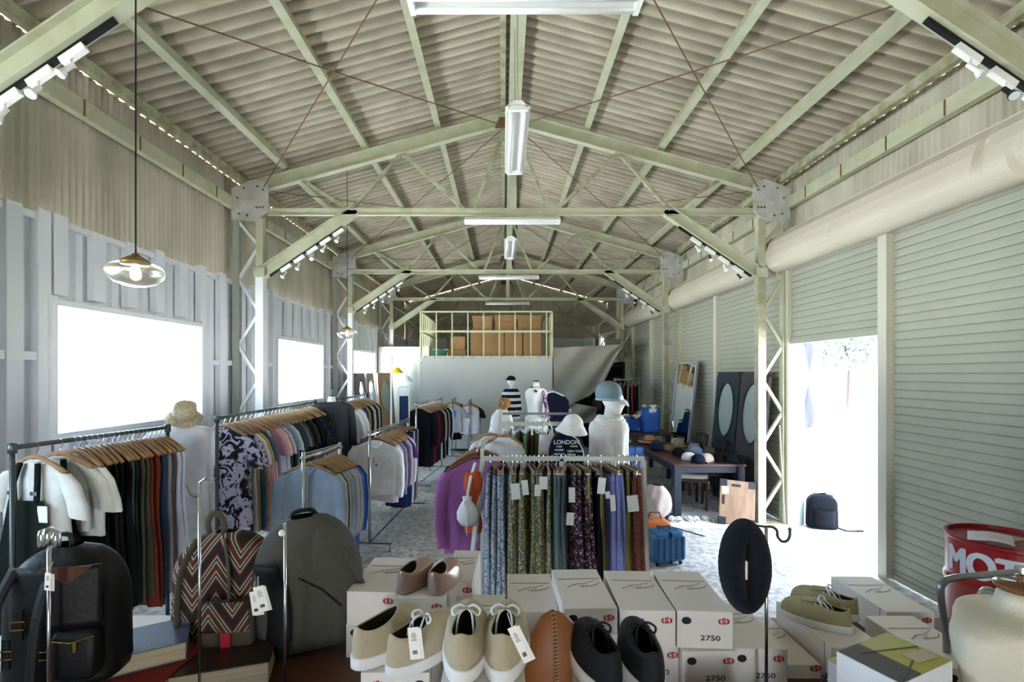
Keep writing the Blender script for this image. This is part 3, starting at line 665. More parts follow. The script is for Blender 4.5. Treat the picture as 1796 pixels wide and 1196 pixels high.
for c, n in (('161a1a', 'black'), ('1a201e', 'near black'), ('1f2422', 'dark green'), ('2a2622', 'dark brown'), ('1a2220', 'bottle green'), ('1c1e22', 'charcoal'), ('6c6c7e', 'grey lilac'), ('26312d', 'dark teal'), ('56544a', 'olive grey'), ('4e4c44', 'taupe'), ('7c3a2c', 'rust red'), ('6e3428', 'brick red'), ('27394e', 'navy blue'), ('3a5f86', 'denim blue'), ('8a8796', 'pale mauve'), ('5c4e50', 'brown mauve'), ('c8cae0', 'pale lilac'), ('dcdff0', 'bluish white')):
    items.append(('dress', c, n, dict(w=.40, L=rnd.uniform(.92, 1.06), sleeve=rnd.choice([None, 'short', None]), flare=1.05, th=.016)))
fill(R1, -2.60, 2.52, -2.465, 3.38, 1.52, items, rz=-.30)
R2 = 'second pipe rack'
piperack('grey iron pipe clothes rack at left behind the white shirt mannequin', -2.29, 3.70, -2.39, 5.90, 1.555)
items = [('dress', PALM, 'palm print', dict(w=.46, L=1.0, sleeve='short', rz=-.25, flare=1.15)), ('dress', PALM, 'dark palm print', dict(w=.44, L=.98, sleeve='short'))]
for it in ((fab('e4e4ea'), 'white'), (fab('c9a868'), 'mustard'), (fab('36668a'), 'teal blue'), (PINKF, 'pink sprigged'), (fab('c8a0b0'), 'dusty pink'), (PINKF, 'peach sprigged'), (GING, 'gingham'), (GING, 'small check'), (LACE, 'grey floral'), (fab('2a3e34'), 'forest green'), (fab('2a2630'), 'aubergine'), (fab('6c6874'), 'mid grey'), (fab('3a3a34'), 'dark olive'), (fab('4a4a42'), 'olive'), (fab('33362f'), 'dark khaki'), (fab('1a1c1e'), 'black'), (fab('15171b'), 'jet black'), (NAVF, 'navy dotted'), (fab('17191d'), 'soft black'), (fab('1d1f24'), 'ink black'), (NAVF, 'black spotted'), (fab('121418'), 'deep black')):
    items.append(('dress', it[0], it[1], dict(w=.42, L=rnd.uniform(.8, 1.0), sleeve=rnd.choice(['short', 'short', None]), th=.024, tagc=rnd.random() < .3)))
fill(R2, -2.295, 3.76, -2.385, 5.82, 1.555, items, rz=-.22)
R3 = 'third pipe rack'
piperack('slim dark clothes rack in front of the oval window doors', -2.27, 6.30, -2.38, 8.1, 1.555, mt=mat('dark_slim_pipe', '3a3c40', .4, metal=.5), r=.011)
items = [('shirt', 'f0f0f2', 'white', dict(w=.46, L=.62, sleeve='puff', rz=-.3, desc='puff sleeve blouse')), ('shirt', 'e9ebf0', 'bluish white', dict(w=.46, L=.66, sleeve='puff', desc='blouse')), ('shirt', 'ececec', 'off white', dict(w=.44, L=.62, sleeve='short'))]
for c, n in (('5a7a9a', 'blue'), ('1e2024', 'black'), ('8a8472', 'khaki'), ('1b1d20', 'deep black'), ('c4c0ba', 'stone grey'), ('2a2c30', 'charcoal'), ('a8a498', 'pale taupe'), ('26282c', 'dark grey')):
    items.append(('vest', c, n, dict(w=.44, L=.85, sleeve='long')))
fill(R3, -2.275, 6.36, -2.37, 8.0, 1.555, items, rz=-.22)
def placket(t):
    P_ = fab('c4d0e4'); m = MB(); m.grid(lambda u, v: ((u-.5)*.022, -.040-.008*v, -.15-.55*v), 2, 10)
    m.build('placket', P_, t, smooth=True, solid=.003)
    m = MB(); m.stube([(-.06, -.02, -.088), (-.035, -.036, -.12), (0, -.043, -.155), (.035, -.036, -.12), (.06, -.02, -.088)], .006, 6); m.build('neckband', P_, t, smooth=True)
    b_ = MB()
    for i in range(7): b_.cyl((0, -.046-.001*i, -.18-.07*i), (0, -.049-.001*i, -.18-.07*i), .005, n=8)
    b_.build('buttons', WHITE, t)
def motif(t):
    m = MB(); m.stube([(-.085, -.022, -.10), (-.05, -.036, -.145), (0, -.042, -.16), (.05, -.036, -.145), (.085, -.022, -.10)], .009, 8); m.build('neckband', fab('f2f2f4'), t, smooth=True)
    m = MB(); m.box((0, -.045, -.30), (.006, .004, .06)); m.box((.03, -.045, -.35), (.02, .004, .02), Ry(.5)); m.build('embroidery', fab('6a6a78'), t)
R4 = 'blue shirt rack'
chromerack('chrome rolling rack crammed with blue and beige shirts', -1.655, 3.77, -1.55, 4.30, 1.24)
items = [('shirt', 'a9bdd9', 'sheer light blue', dict(w=.44, L=.66, sleeve='long', rz=-.02, desc='cardigan', extra=placket, lead=1)), ('pants', '4c78a8', 'mid blue', dict(w=.34, L=.85, rz=-.15))]
for c, n in (('d6d2ca', 'beige'), ('c4beb4', 'oatmeal'), ('26282e', 'black'), ('cfcac2', 'cream'), ('a8b4c6', 'grey blue'), ('b4bccb', 'pale blue'), ('8c9fbe', 'faded blue')):
    items.append(('shirt', c, n, dict(w=.42, L=.78, sleeve='long', th=.015)))
items += [('shirt', LACE, 'blue floral', dict(w=.42, L=.78, sleeve='long', th=.015))]
for c, n in (('c8c8cc', 'light grey'), ('b0b0b6', 'silver grey'), ('c4c0c0', 'pale stone'), ('6e8fc8', 'cornflower blue'), ('5a7cc0', 'strong blue'), ('2f4e9c', 'royal blue'), ('28407c', 'deep blue')):
    items.append(('shirt', c, n, dict(w=.42, L=.80, sleeve='long', th=.015)))
fill(R4, -1.652, 3.80, -1.555, 4.28, 1.24, items, rz=-.22, jit=.06)
R5 = 'white sweatshirt rack'
chromerack('chrome rolling rack with a white sweatshirt at its near end', -1.52, 5.15, -1.42, 6.75, 1.24)
items = [('tee', 'f2f2f4', 'white', dict(w=.50, L=.60, sleeve='long', rz=-.10, desc='sweatshirt', extra=motif, lead=1, hm=mat('brown_hanger', '7c4a38', .4)))]
for c, n in (('cfc2c6', 'pale pink'), ('a898b8', 'lilac'), ('8d8fa6', 'grey violet'), ('6c2a36', 'maroon'), ('5a5c74', 'slate'), ('7a9aca', 'sky blue'), ('c8beb0', 'sand')):
    items.append(('shirt', c, n, dict(w=.42, L=.72, sleeve='long', th=.015)))
items += [('top', '5a2c7c', 'purple', dict(w=.40, L=.6, sleeve='short')), ('shirt', 'd6d8e4', 'white patterned', dict(w=.42, L=.66, sleeve='long'))]
for c, n in (('24345c', 'navy'), ('1a2034', 'dark navy'), ('2b2f48', 'indigo'), ('b0a8b0', 'greyish pink'), ('14161c', 'black'), ('1c2c50', 'deep blue'), ('77706a', 'taupe')):
    items.append(('pants', c, n, dict(w=.36, L=.95)))
fill(R5, -1.518, 5.2, -1.425, 6.7, 1.24, items, rz=-.25)
R6 = 'far dark coat rack'
chromerack('distant chrome rack of black and maroon coats near the white sheet', -1.50, 7.8, -1.30, 9.4, 1.40)
items = [('vest', c, n, dict(w=.44, L=.95, sleeve='long', th=.03)) for c, n in (('14161c', 'black'), ('17191f', 'soft black'), ('4e1f28', 'maroon'), ('3a1a22', 'dark wine'), ('1a2038', 'navy'), ('c2bcb0', 'beige'), ('16181c', 'deep black'), ('a09c96', 'grey'), ('1a1c24', 'ink'), ('c4ccd8', 'pale blue'))]
fill(R6, -1.49, 7.85, -1.31, 9.3, 1.40, items, rz=-.22)
R7 = 'left T-shirt rack'
chromerack('left of two thin racks of T-shirts before the white sheet', -1.21, 10.55, -1.21, 11.3, 1.31)
def logo_blue(t):
    m = MB(); m.box((0, -.034, -.30), (.14, .004, .16)); m.box((0, -.037, -.26), (.06, .004, .05), mi=1); m.build('print', [fab('5a86d0'), fab('20305c')], t)
def logo_red(t):
    q = text_mb('SOCIETY', .06); m = MB(); m.add([(a, -.038+c_, -.25+b_) for a, b_, c_ in q.v], q.f); m.build('print', fab('c87890'), t)
items = [('tee', 'b4b4b8', 'grey blue-printed', dict(w=.42, L=.62, sleeve='short', extra=logo_blue, rz=0)), ('tee', '20232c', 'black', dict(w=.44, L=.62, sleeve='short', rz=.35)), ('tee', '3a1c24', 'dark maroon', dict(w=.42, L=.72, sleeve='short', rz=.1)), ('pants', '1a1c30', 'navy', dict(w=.38, L=.82, rz=.1))]
fill(R7, -1.21, 10.5, -1.21, 11.1, 1.31, items)
R8n = 'right T-shirt rack'
chromerack('right of two thin racks of T-shirts before the white sheet', -.84, 10.55, -.84, 11.3, 1.27)
items = [('tee', 'dcdde6', 'white pink-lettered', dict(w=.44, L=.62, sleeve=None, extra=logo_red, rz=0)), ('tee', '24262e', 'charcoal', dict(w=.44, L=.60, sleeve='short', rz=.45)), ('tee', '282a34', 'black', dict(w=.44, L=.66, sleeve='short', rz=.1))]
fill(R8n, -.84, 10.5, -.84, 11.1, 1.27, items)
# front white rack of skirts, rail across the view
SR = 'front white rack of skirts'
t = thing('clothes_rack', 'white square tube rack of floral skirts in the middle foreground', 'clothes rack', (0, 0, 0), group='clothes racks')
WT = mat('rack_white', 'c9c9c2', .4); sx0, sx1, sy, sz = -.235, .90, 3.40, 1.30
m = MB(); m.bar((sx0, sy, sz), (sx1, sy, sz), .03, .03); m.build('rail', WT, t)
m = MB(); m.bar((sx0, sy, sz-.01), (sx0-.13, sy-.35, .03), .028); m.build('leg', WT, t)
m = MB(); m.bar((sx0, sy, sz-.01), (sx0-.13, sy+.35, .03), .028); m.build('leg', WT, t)
m = MB(); m.bar((sx1, sy, sz-.01), (sx1-.02, sy-.2, .03), .028); m.build('leg', WT, t)
m = MB(); m.bar((sx1, sy, sz-.01), (sx1-.02, sy+.35, .03), .028); m.build('leg', WT, t)
m = MB(); m.bar((.32, sy, sz), (.32, sy, .03), .03); m.build('centre_post', WT, t)
m = MB(); m.bar((sx0-.13, sy+.35, .03), (sx1-.02, sy+.35, .03), .028); m.build('base_bar', WT, t)
items = [(FL_BLUE, 'light blue floral')]*5+[(FL_GRN, 'green floral')]*9+[(fab('6c7c7c'), 'grey teal')]*2+[(fab('5c6670'), 'slate')]*2+[(FL_DARK, 'dark floral')]*4+[(fab('a4a85a'), 'lime green'), (fab('14151a'), 'black'), (fab('a4a85a'), 'lime yellow'), (fab('7c7040'), 'mustard olive')]+[(fab('8488c0'), 'periwinkle')]*4+[(fab('77703c'), 'olive'), (DOTS, 'maroon dotted'), (DOTS, 'brown dotted'), (DOTS, 'rust dotted')]
n = len(items)
for i, (mt, cn) in enumerate(items):
    x = sx0+.035+(sx1-sx0-.07)*(i+.5)/n
    garment('from left on the front skirt rack', i, (x, sy, sz+.018), PI/2+rnd.uniform(-.25, .25), 'skirt', mt, cn, w=.36, L=(.88 if i < 16 else .74)+rnd.uniform(-.03, .03), th=.026, tagc=False, hm=WOOD if i % 2 else mat('dark_hanger', '5c4a40', .5))
# tags on the skirts seen from the camera
for k, (px, py, w_, h_) in enumerate([(904, 862, 16, 28), (921, 855, 11, 26), (943, 860, 11, 20), (953, 847, 14, 22), (1003, 868, 11, 26), (1000, 910, 13, 22), (1055, 852, 13, 28), (1066, 868, 8, 12), (1075, 882, 9, 28), (1110, 883, 19, 28)]):
    p = at(px, py, 3.17-.006*k); m = MB(); m.box((0, 0, 0), (w_/266, .003, h_/266), Ry(rnd.uniform(-.12, .12))); m.tube([(0, 0, h_/532), (.004, .02, h_/532+.07), (0, .05, h_/532+.1)], .001, 4, mi=1)
    o = m.build('price_tag', [PAPER, BLACK], None, loc=p)
    tag(o, 'white card price tag dangling on the front skirts, %s from the left' % ORD[k], 'price tag', 'price tags on the skirts')
# sweaters on the arm going away from the left end of the skirt rack
t = thing('clothes_rack', 'short rail running back from the left end of the skirt rack', 'clothes rack', (0, 0, 0), group='clothes racks')
m = MB(); m.bar((-.245, 3.50, 1.34), (-.245, 4.4, 1.34), .026); m.build('rail', WT, t)
for y in (3.52, 4.4):
    m = MB(); m.bar((-.245, y, .02), (-.245, y, 1.34), .026); m.build('upright', WT, t)
    m = MB(); m.bar((-.42, y, .02), (-.07, y, .02), .026); m.build('foot', WT, t)
g_ = 'sweaters beside the skirt rack'
garment('', 0, (-.30, 3.62, 1.345), .55, 'top', fab('a468a8'), '', w=.50, L=.66, sleeve='long', th=.035, label='orchid purple sweatshirt hanging left of the floral skirts', group=g_)
garment('', 0, (-.30, 3.78, 1.345), .55, 'top', fab('1a1a2a'), '', w=.50, L=.68, sleeve='long', th=.03, label='dark navy sweatshirt behind the purple one', group=g_)
garment('', 0, (-.29, 3.92, 1.345), .55, 'top', fab('6eb0bc'), '', w=.46, L=.5, sleeve='short', th=.03, label='turquoise top behind the purple sweatshirt', group=g_)
garment('', 0, (-.28, 4.06, 1.345), .4, 'top', fab('b8b0c0'), '', w=.44, L=.6, sleeve='short', th=.03, label='pale grey lilac top behind the turquoise one', group=g_)
garment('', 0, (-.25, 4.25, 1.345), .2, 'dress', FL_DARK, '', w=.38, L=1.0, th=.03, label='dark blue floral dress hanging low behind the purple sweatshirt', group=g_)
# orange garment and pouch at the corner
m = MB(); m.grid(lambda u, v: (-.30+.05*math.cos(2*PI*u)*(1+.3*math.sin(v*9)), 3.33+.03*math.sin(2*PI*u), 1.22-v*.42), 14, 12, cu=True)
tag(m.build('orange_scarf', fab('c85a30'), smooth=True), 'bright orange scarf hanging at the left end of the skirt rack', 'scarf')
t = thing('drawstring_pouch', 'white drawstring pouch hanging before the purple sweatshirt', 'bag', (-.335, 3.27, .98))
m = MB(); m.lathe([(.001, -.115), (.045, -.108), (.07, -.07), (.072, -.02), (.05, .03), (.028, .06), (.035, .085)], 18, sy=.6); m.build('body', fab('ececec'), t, smooth=True)
m = MB(); m.tube([(-.02, -.03, .06), (-.01, -.055, 0), (.0, -.055, -.1), (0, -.05, -.16)], .004, 6); m.tube([(0, 0, .07), (.02, .03, .2), (.05, .08, .30)], .012, 6); m.build('cord', fab('ececec'), t, smooth=True)
# middle racks behind the skirts
t = thing('clothes_rack', 'white rack behind the skirts with two bars', 'clothes rack', (0, 0, 0), group='clothes racks')
m = MB(); m.bar((-.12, 4.4, 1.44), (.55, 4.4, 1.44), .035); m.build('rail', WT, t)
m = MB(); m.bar((-.1, 4.62, 1.515), (.57, 4.62, 1.515), .022); m.build('back_rail', mat('grey_bar', '8a8688', .4), t)
for x in (-.12, .55):
    m = MB(); m.bar((x, 4.4, .02), (x, 4.4, 1.44), .03); m.build('upright', WT, t); m = MB(); m.bar((x, 4.62, .02), (x, 4.62, 1.56), .022); m.build('upright', WT, t)
    m = MB(); m.bar((x, 4.2, .02), (x, 4.8, .02), .03); m.build('foot', WT, t)
items = [('e8e8ec', 'white'), ('ececf0', 'bright white'), ('a88a90', 'dusty mauve'), ('3f9060', 'green'), ('c29aa2', 'rose pink'), ('4a4438', 'dark brown'), ('b8b464', 'yellow green'), ('a8a858', 'lime'), ('3a3c44', 'charcoal'), ('b0c4dc', 'pale blue'), ('c4b8ac', 'beige'), ('8c4a5c', 'wine'), ('d8d4d0', 'ivory')]
for i, (c, n_) in enumerate(items):
    garment('from left on the white rack behind', i, (-.07+.58*(i+.5)/13, 4.4, 1.462), PI/2+rnd.uniform(-.25, .25), 'skirt', fab(c), n_, w=.36, L=.62, th=.024, hm=WHITE)
for i, (px, py, d, w_, lb) in enumerate([(860, 762, 4.15, .36, 'white shirt spread out left behind the skirt rack'), (884, 768, 4.05, .34, 'white cotton top beside the coloured skirts')]):
    p = at(px, py, d); p.z = 1.45; garment('', 0, p, .1*(1-2*i), 'shirt', fab('eeeef2'), '', w=w_, L=.56, th=.04, flare=1.2, label=lb, group='white tops behind the skirt rack')
p = at(880, 728, 4.9); garment('', 0, (p.x, 4.9, 1.62), .1, 'dress', fab('f2f2f2'), '', w=.22, L=.5, flare=1.9, th=.06, label='white flared dress hanging high left of the grey bar', group='white tops behind the skirt rack')
t = thing('tote_bag', 'pinkish white tote bag hanging left of the navy city print backpack', 'bag', tuple(at(960, 778, 4.2)))
m = MB(); m.grid(lambda u, v: ((.07+.012*v)*math.cos(2*PI*u), .03*math.sin(2*PI*u), .08-.17*v), 16, 6, cu=True); m.build('body', fab('e6dade'), t, smooth=True)
m = MB(); m.tube([(-.05, 0, .07), (-.04, 0, .13), (-.015, .1, .22), (.015, .1, .22), (.04, 0, .13), (.05, 0, .07)], .005, 6); m.build('handle', fab('e6dade'), t)
INK = mat('black_ink', '2a2a30', .7); REDINK = mat('red_ink', 'b02a34', .6); NAVYINK = mat('navy_ink', '20243a', .5)
# ================================================================ MEZZANINE AND BACK AREA
CRM = mat('cream_rail', 'd8d6b4', .45); SHEET = mat('white_sheet', 'c9cac6', .85, var=.05, vs=1)
t = thing('storage_platform', 'raised storage platform with cream railings at the back of the hall', 'platform', (0, 11.7, 0))
X0, X1, ZD = -2.10, 1.09, 2.33
m = MB(); m.box(((X0+X1)/2, 1.3, ZD-.03), (X1-X0, 2.6, .06)); m.build('deck', CRM, t)
for x in (X0, X1):
    for y in (.03, 2.57):
        m = MB(); m.box((x, y, 3.4/2), (.05, .05, 3.4)); m.build('post', CRM, t)
for z, h in ((3.40, .04), (2.92, .05)):
    m = MB(); m.box(((X0+X1)/2, 0.0, z), (X1-X0, .035, h)); m.build('handrail', CRM, t)
    m = MB(); m.box((X0, 1.3, z), (.035, 2.6, h)); m.build('handrail', CRM, t)
    m = MB(); m.box((X1, 1.3, z), (.035, 2.6, h)); m.build('handrail', CRM, t)
bx = MB(); bx.box((0, 0, 0), (.028, .028, 1.07)); b0 = None
for i in range(9):
    if b0 is None: b0 = bx.build('baluster', CRM, t); o = b0
    else: o = b0.copy(); COL.objects.link(o)
    o.location = (X0+(X1-X0)*(i)/8.35, 0, ZD+.53)
for i in range(1, 9):
    for x in (X0, X1):
        o = b0.copy(); COL.objects.link(o); o.location = (x, 2.6*i/9, ZD+.53)
m = MB(); m.grid(lambda u, v: (X0+(X1-X0)*u, -.045+.012*math.sin(u*31)*v, ZD-.02-v*(ZD-.10)), 60, 6)
for i in range(14): m.box((X0+.1+(X1-X0-.2)*i/13, -.06, ZD-.03-.02*(i % 2)), (.03, .02, .05))
tag(m.build('hanging_sheet', SHEET, loc=(0, 11.7, 0), smooth=True), 'large white sheet hung from the front of the storage platform', 'sheet')
m = MB(); m.grid(lambda u, v: (-3.45+1.36*u, 12.95+.02*math.sin(u*17), 2.62-v*2.5), 30, 4); tag(m.build('hanging_sheet', SHEET, smooth=True), 'white sheet wall left of the storage platform', 'sheet')
m = MB(); m.box((-.6, 11.78, .05), (3.0, .05, .1)); tag(m.build('kick_board', BLACK), 'dark skirting strip at the foot of the big white sheet', 'board')
# sagging fabric
TAUPE = mat('taupe_canvas', 'a09c92', .9, var=.1, vs=3)
def sag(u, v):
    x = 1.12+1.72*u; zt = 2.52+.09*u; zb = [1.02, 1.1, 1.24, 1.36, 1.60, 2.1, 2.60]; k = u*6; i = min(int(k), 5); b_ = zb[i]*(1-(k-i))+zb[i+1]*(k-i)
    return (x, 11.62+.10*math.sin(u*5+v*3)*v+.05*math.sin(v*9+u*11), zt+(b_-zt)*v)
m = MB(); m.grid(sag, 36, 18); tag(m.build('draped_canvas', TAUPE, smooth=True), 'sagging taupe canvas slung between the platform and the far column', 'canvas')
m = MB(); m.grid(lambda u, v: (1.2+.95*u, 11.5+.12*math.sin(u*6+v*4), 1.25-.15*u-(.55-.35*abs(u-.4))*v), 18, 10); tag(m.build('draped_canvas', TAUPE, smooth=True), 'bunched fold of taupe canvas hanging below the sagging one', 'canvas')
m = MB(); m.box((2.3, 12.9, 3.0), (2.4, .03, .02)); 
LOUV = MB()
for i in range(9): LOUV.box((1.25+i*.26, 16.9, 2.82), (.12, .05, .62))
LOUV.box((2.3, 16.93, 3.10), (2.4, .05, .08)); LOUV.box((2.3, 16.95, 2.8), (2.4, .02, .6)); LOUV.box((-2.8, 16.95, 2.8), (1.4, .02, .6)); LOUV.box((-2.8, 16.93, 3.10), (1.4, .05, .08))
struct(LOUV.build('trim_2', WLC))
m = MB(); m.prism([(3.05, 2.85), (3.55, 2.85), (3.55, 4.3), (3.05, 4.35)], .03, Matrix.Translation((0, 13.4, 0)) @ Matrix.Rotation(PI/2, 4, 'X')); tag(m.build('cream_panel', CREAM), 'cream panel high in the far right corner beside the gable', 'panel')
# dark storage shelving behind the canvas
t = thing('storage_shelf', 'dark shelving full of stock behind the sagging canvas', 'shelf', (2.1, 12.6, 0))
DK = mat('dark_shelf', '1e1c1c', .7)
for x in (-.9, 0, .9):
    m = MB(); m.box((x, 0, 1.1), (.05, .5, 2.2)); m.build('upright', DK, t)
for z in (.3, .9, 1.5, 2.1):
    m = MB(); m.box((0, 0, z), (1.85, .5, .04)); m.build('shelf_board', DK, t)
m = MB(); m.box((0, .26, 1.1), (1.85, .02, 2.2)); m.build('back_panel', DK, t)
SC = ['2c2a30', '4a3a34', '20242c', '3a3438', '54483c', '28303a', '6a5a50', '1c1c20']
for i in range(12):
    r_, c_ = divmod(i, 4); w_ = .27+.04*(i % 3); h_ = .26+.04*((i*3) % 4)
    m = MB(); m.rbox((0, 0, h_/2), (w_, .36, h_), .02)
    tag(m.build('storage_bag', fab(SC[i % 8]), loc=(2.1-.68+c_*.45, 12.58, .32+r_*.6)), 'dark stock bag on the %s board of the dark shelf, %s from the left' % (['lowest', 'middle', 'upper'][r_], ORD[c_]), 'bag', 'stock bags on the dark shelf')
# rail with hung clothes at far right
chromerack('far right rail of mixed clothes before the dark shelving', 2.45, 11.0, 3.05, 11.2, 1.75)
for i, (c, n_) in enumerate([('2a2a30', 'black'), ('c8c8cc', 'grey striped'), ('5a2a30', 'maroon'), ('8a8c94', 'steel grey'), ('c23848', 'red'), ('1e2026', 'ink black')]):
    garment('from the left on the far right rail', i, (2.5+i*.10, 11.02+i*.03, 1.756), PI/2-.5+rnd.uniform(-.2, .2), 'shirt', fab(c), n_, w=.42, L=.75, sleeve='long')
# boxes on the platform
def carton(x, y, z, sx, sy, sz, label, open_=False, rz=0):
    t = thing('cardboard_box', label, 'box', (x, y, z), rz, 'cardboard boxes on the storage platform')
    m = MB(); m.box((0, 0, sz/2), (sx, sy, sz)); m.build('carton', CARD, t, bev=.006)
    if open_:
        m = MB()
        m.add([(-sx/2, -sy/2, sz), (sx/2, -sy/2, sz), (sx/2+.02, -sy/2-.08, sz+.14), (-sx/2-.03, -sy/2-.08, sz+.14)], [(0, 1, 2, 3)]); m.build('flap', CARD, t, solid=.004); m = MB(); m.add([(-sx/2, sy/2, sz), (sx/2, sy/2, sz), (sx/2, sy/2+.1, sz+.12), (-sx/2, sy/2+.1, sz+.14)], [(0, 1, 2, 3)])
        m.build('flap', CARD, t, solid=.004)
    else:
        m = MB(); m.box((0, 0, sz+.001), (.05, sy*1.002, .002)); m.build('tape', mat('tape', 'c8b48c', .3), t)
for i, (a, b_, y, z, h, op, lb) in enumerate([
    (826, 848, 12.25, 2.33, .60, 0, 'large carton at the left of the lower row on the platform'), (849, 884, 12.2, 2.33, .62, 0, 'second large carton of the lower row on the platform'),
    (885, 916, 12.2, 2.33, .62, 0, 'third large carton of the lower row on the platform'), (917, 949, 12.2, 2.33, .62, 0, 'rightmost large carton of the lower row on the platform'),
    (830, 864, 12.25, 2.955, .24, 1, 'open carton on top at the left of the platform stack'), (868, 906, 12.25, 2.955, .26, 1, 'open carton on top in the middle of the platform stack'), (908, 948, 12.25, 2.955, .25, 1, 'open carton on top at the right of the platform stack'),
    (791, 817, 12.4, 2.50, .34, 0, 'medium upright carton standing on flat cartons on the platform'), (786, 819, 12.35, 2.33, .165, 0, 'flat carton lying beside the green crate on the platform')]):
    xa, xb = (a-HX)/F*y+CX, (b_-HX)/F*y+CX; carton((xa+xb)/2, y+.1, z, xb-xa-.012, .55, h, lb, op)
t = thing('plastic_crate', 'green plastic crate at the left end of the platform', 'crate', tuple(at(770, 624, 12.1)-V((0, 0, .015))))
m = MB(); m.add([(sx*x, sy*y, z) for z, k in ((0, .85), (.15, 1)) for (sx, sy, x, y) in ((-1, -1, .19*k, .14*k), (1, -1, .19*k, .14*k), (1, 1, .19*k, .14*k), (-1, 1, .19*k, .14*k))], [(0, 1, 2, 3), (0, 1, 5, 4), (1, 2, 6, 5), (2, 3, 7, 6), (3, 0, 4, 7)]); m.build('tub', mat('green_plastic', '2f6b58', .5), t, solid=.01)
m = MB(); m.box((0, -.15, .15), (.42, .02, .025)); m.box((0, .15, .15), (.42, .02, .025)); m.build('rim', mat('green_plastic', '2f6b58', .5), t)
for i, (px, w_) in enumerate(((766, .2), (783, .16))):
    m = MB(); m.rbox((0, 0, .11), (w_, .2, .2), .02); p = at(px, 624, 12.75); tag(m.build('white_bundle', fab('e4e6e8'), loc=(p.x, 12.75, 2.335)), 'white wrapped bundle behind the green crate, %s of two' % ('left', 'right')[i], 'bundle')
# white pole stand with lamps
t = thing('display_stand', 'tall white pole stand with crossbar in front of the left sheet', 'stand', (-2.37, 9.8, 0))
m = MB(); m.cyl((0, 0, 0.02), (0, 0, 2.3), .02); m.build('pole', WSTEEL, t); m = MB(); m.bar((-.12, 0, 2.17), (.62, 0, 2.17), .025); m.build('crossbar', WSTEEL, t)
m = MB(); m.lathe([(.2, 0), (.2, .02), (.03, .035)], 20); m.build('base', WSTEEL, t)
for i, (px, py, c, n_) in enumerate([(697, 650, 'd8c020', 'yellow glass'), (713, 664, 'e4e8ec', 'white enamel')]):
    p = at(px, py, 9.8); t = thing('pendant_lamp', '%s pendant lamp hanging from the white pole stand' % n_, 'pendant lamp', (p.x, 9.8, p.z))
    m = MB(); m.tube([(0, 0, .03), (0, 0, 2.17-p.z)], .004, 6); m.build('cord', BLACK, t); m = MB(); m.lathe([(.02, .06), (.05, .04), (.11, -.03), (.12, -.05)], 20); m.build('lamp_shade', mat('shade_'+c, c, .3), t, smooth=True, solid=.004)
    m = MB(); m.lathe([(.001, -.05), (.03, -.03), (.02, .02)], 12); m.build('bulb', BULB, t)
t = thing('display_board', 'dark blue board in a pale frame standing at the far end of the chrome racks', 'board', (-1.60, 7.3, 0), .1)
m = MB(); m.box((0, 0, 1.28), (.13, .02, .56)); m.build('panel', fab('2a3a5c'), t); m = MB(); m.tube([(-.08, 0, .02), (-.08, 0, 1.68), (-.05, 0, 1.70), (.05, 0, 1.70), (.08, 0, 1.68), (.08, 0, .02)], .01, 6); m.build('frame', CRM, t)
# ---------------------------------------------------------------- oval window doors
def ovaldoor(loc, rz, tilt, w, h, mt, glass, label, cz=.70, rx=.35, rzz=.21, hinge=None, panels=2):
    t = thing('panel_door', label, 'door', loc, 0, 'old doors with oval windows', rot=(tilt, 0, rz))   # door in local xz, faces -y
    cx_, cz_ = 0, h*cz; ex, ez = w*rx, h*rzz; n = 40; vs = []; fs = []
    for i in range(n):
        a = 2*PI*i/n; ca, sa = math.cos(a), math.sin(a)
        k = min((w/2)/max(abs(ca), 1e-6), ((h-cz_) if sa > 0 else cz_)/max(abs(sa), 1e-6))
        for y in (-.02, .02): vs += [(ex*ca, y, cz_+ez*sa), (k*ca, y, cz_+k*sa)]
    for i in range(n):
        j = (i+1) % n; a, b_ = i*4, j*4
        fs += [(a, a+1, b_+1, b_), (a+2, b_+2, b_+3, a+3), (a, b_, b_+2, a+2), (a+1, a+3, b_+3, b_+1)]
    # exact corners
    m = MB(); m.add(vs, fs)
    for sx in (-1, 1):
        for z in (.012, h-.012): m.box((sx*(w/2-.012), 0, z), (.024, .04, .024))
    m.build('leaf', mt, t)
    m = MB(); m.tube([(ex*math.cos(a)*1.03, -.024, cz_+ez*math.sin(a)*1.03) for a in [2*PI*i/36 for i in range(36)]], .012, 6, closed=True); m.build('oval_moulding', mt, t, smooth=True)
    m = MB(); vs = [(ex*math.cos(2*PI*i/36), 0, cz_+ez*math.sin(2*PI*i/36)) for i in range(36)]; m.add(vs, [tuple(range(36))]); m.build('glass', glass, t, solid=.004)
    for s in ((-1, 1) if panels == 2 else (0,)):
        m = MB(); c = (s*w*.2, -.024, h*.22); ww, hh = w*.32, h*.34
        for (ox, oz, sx, sz) in ((0, hh/2, ww, .014), (0, -hh/2, ww, .014), (-ww/2, 0, .014, hh), (ww/2, 0, .014, hh)): m.box((c[0]+ox, c[1], c[2]+oz), (sx, .012, sz))
        m.build('panel_moulding', mt, t)
    return t
FROST = mat('frosted_pane', 'aebbb2', .25, spec=.5); GLC = mat('milky_glass', 'dfe8ea', .3)
BD = mat('dark_blue_door', '333c42', .5, var=.15, vs=4); ND = mat('dark_brown_door', '4a4446', .5, var=.15, vs=4)
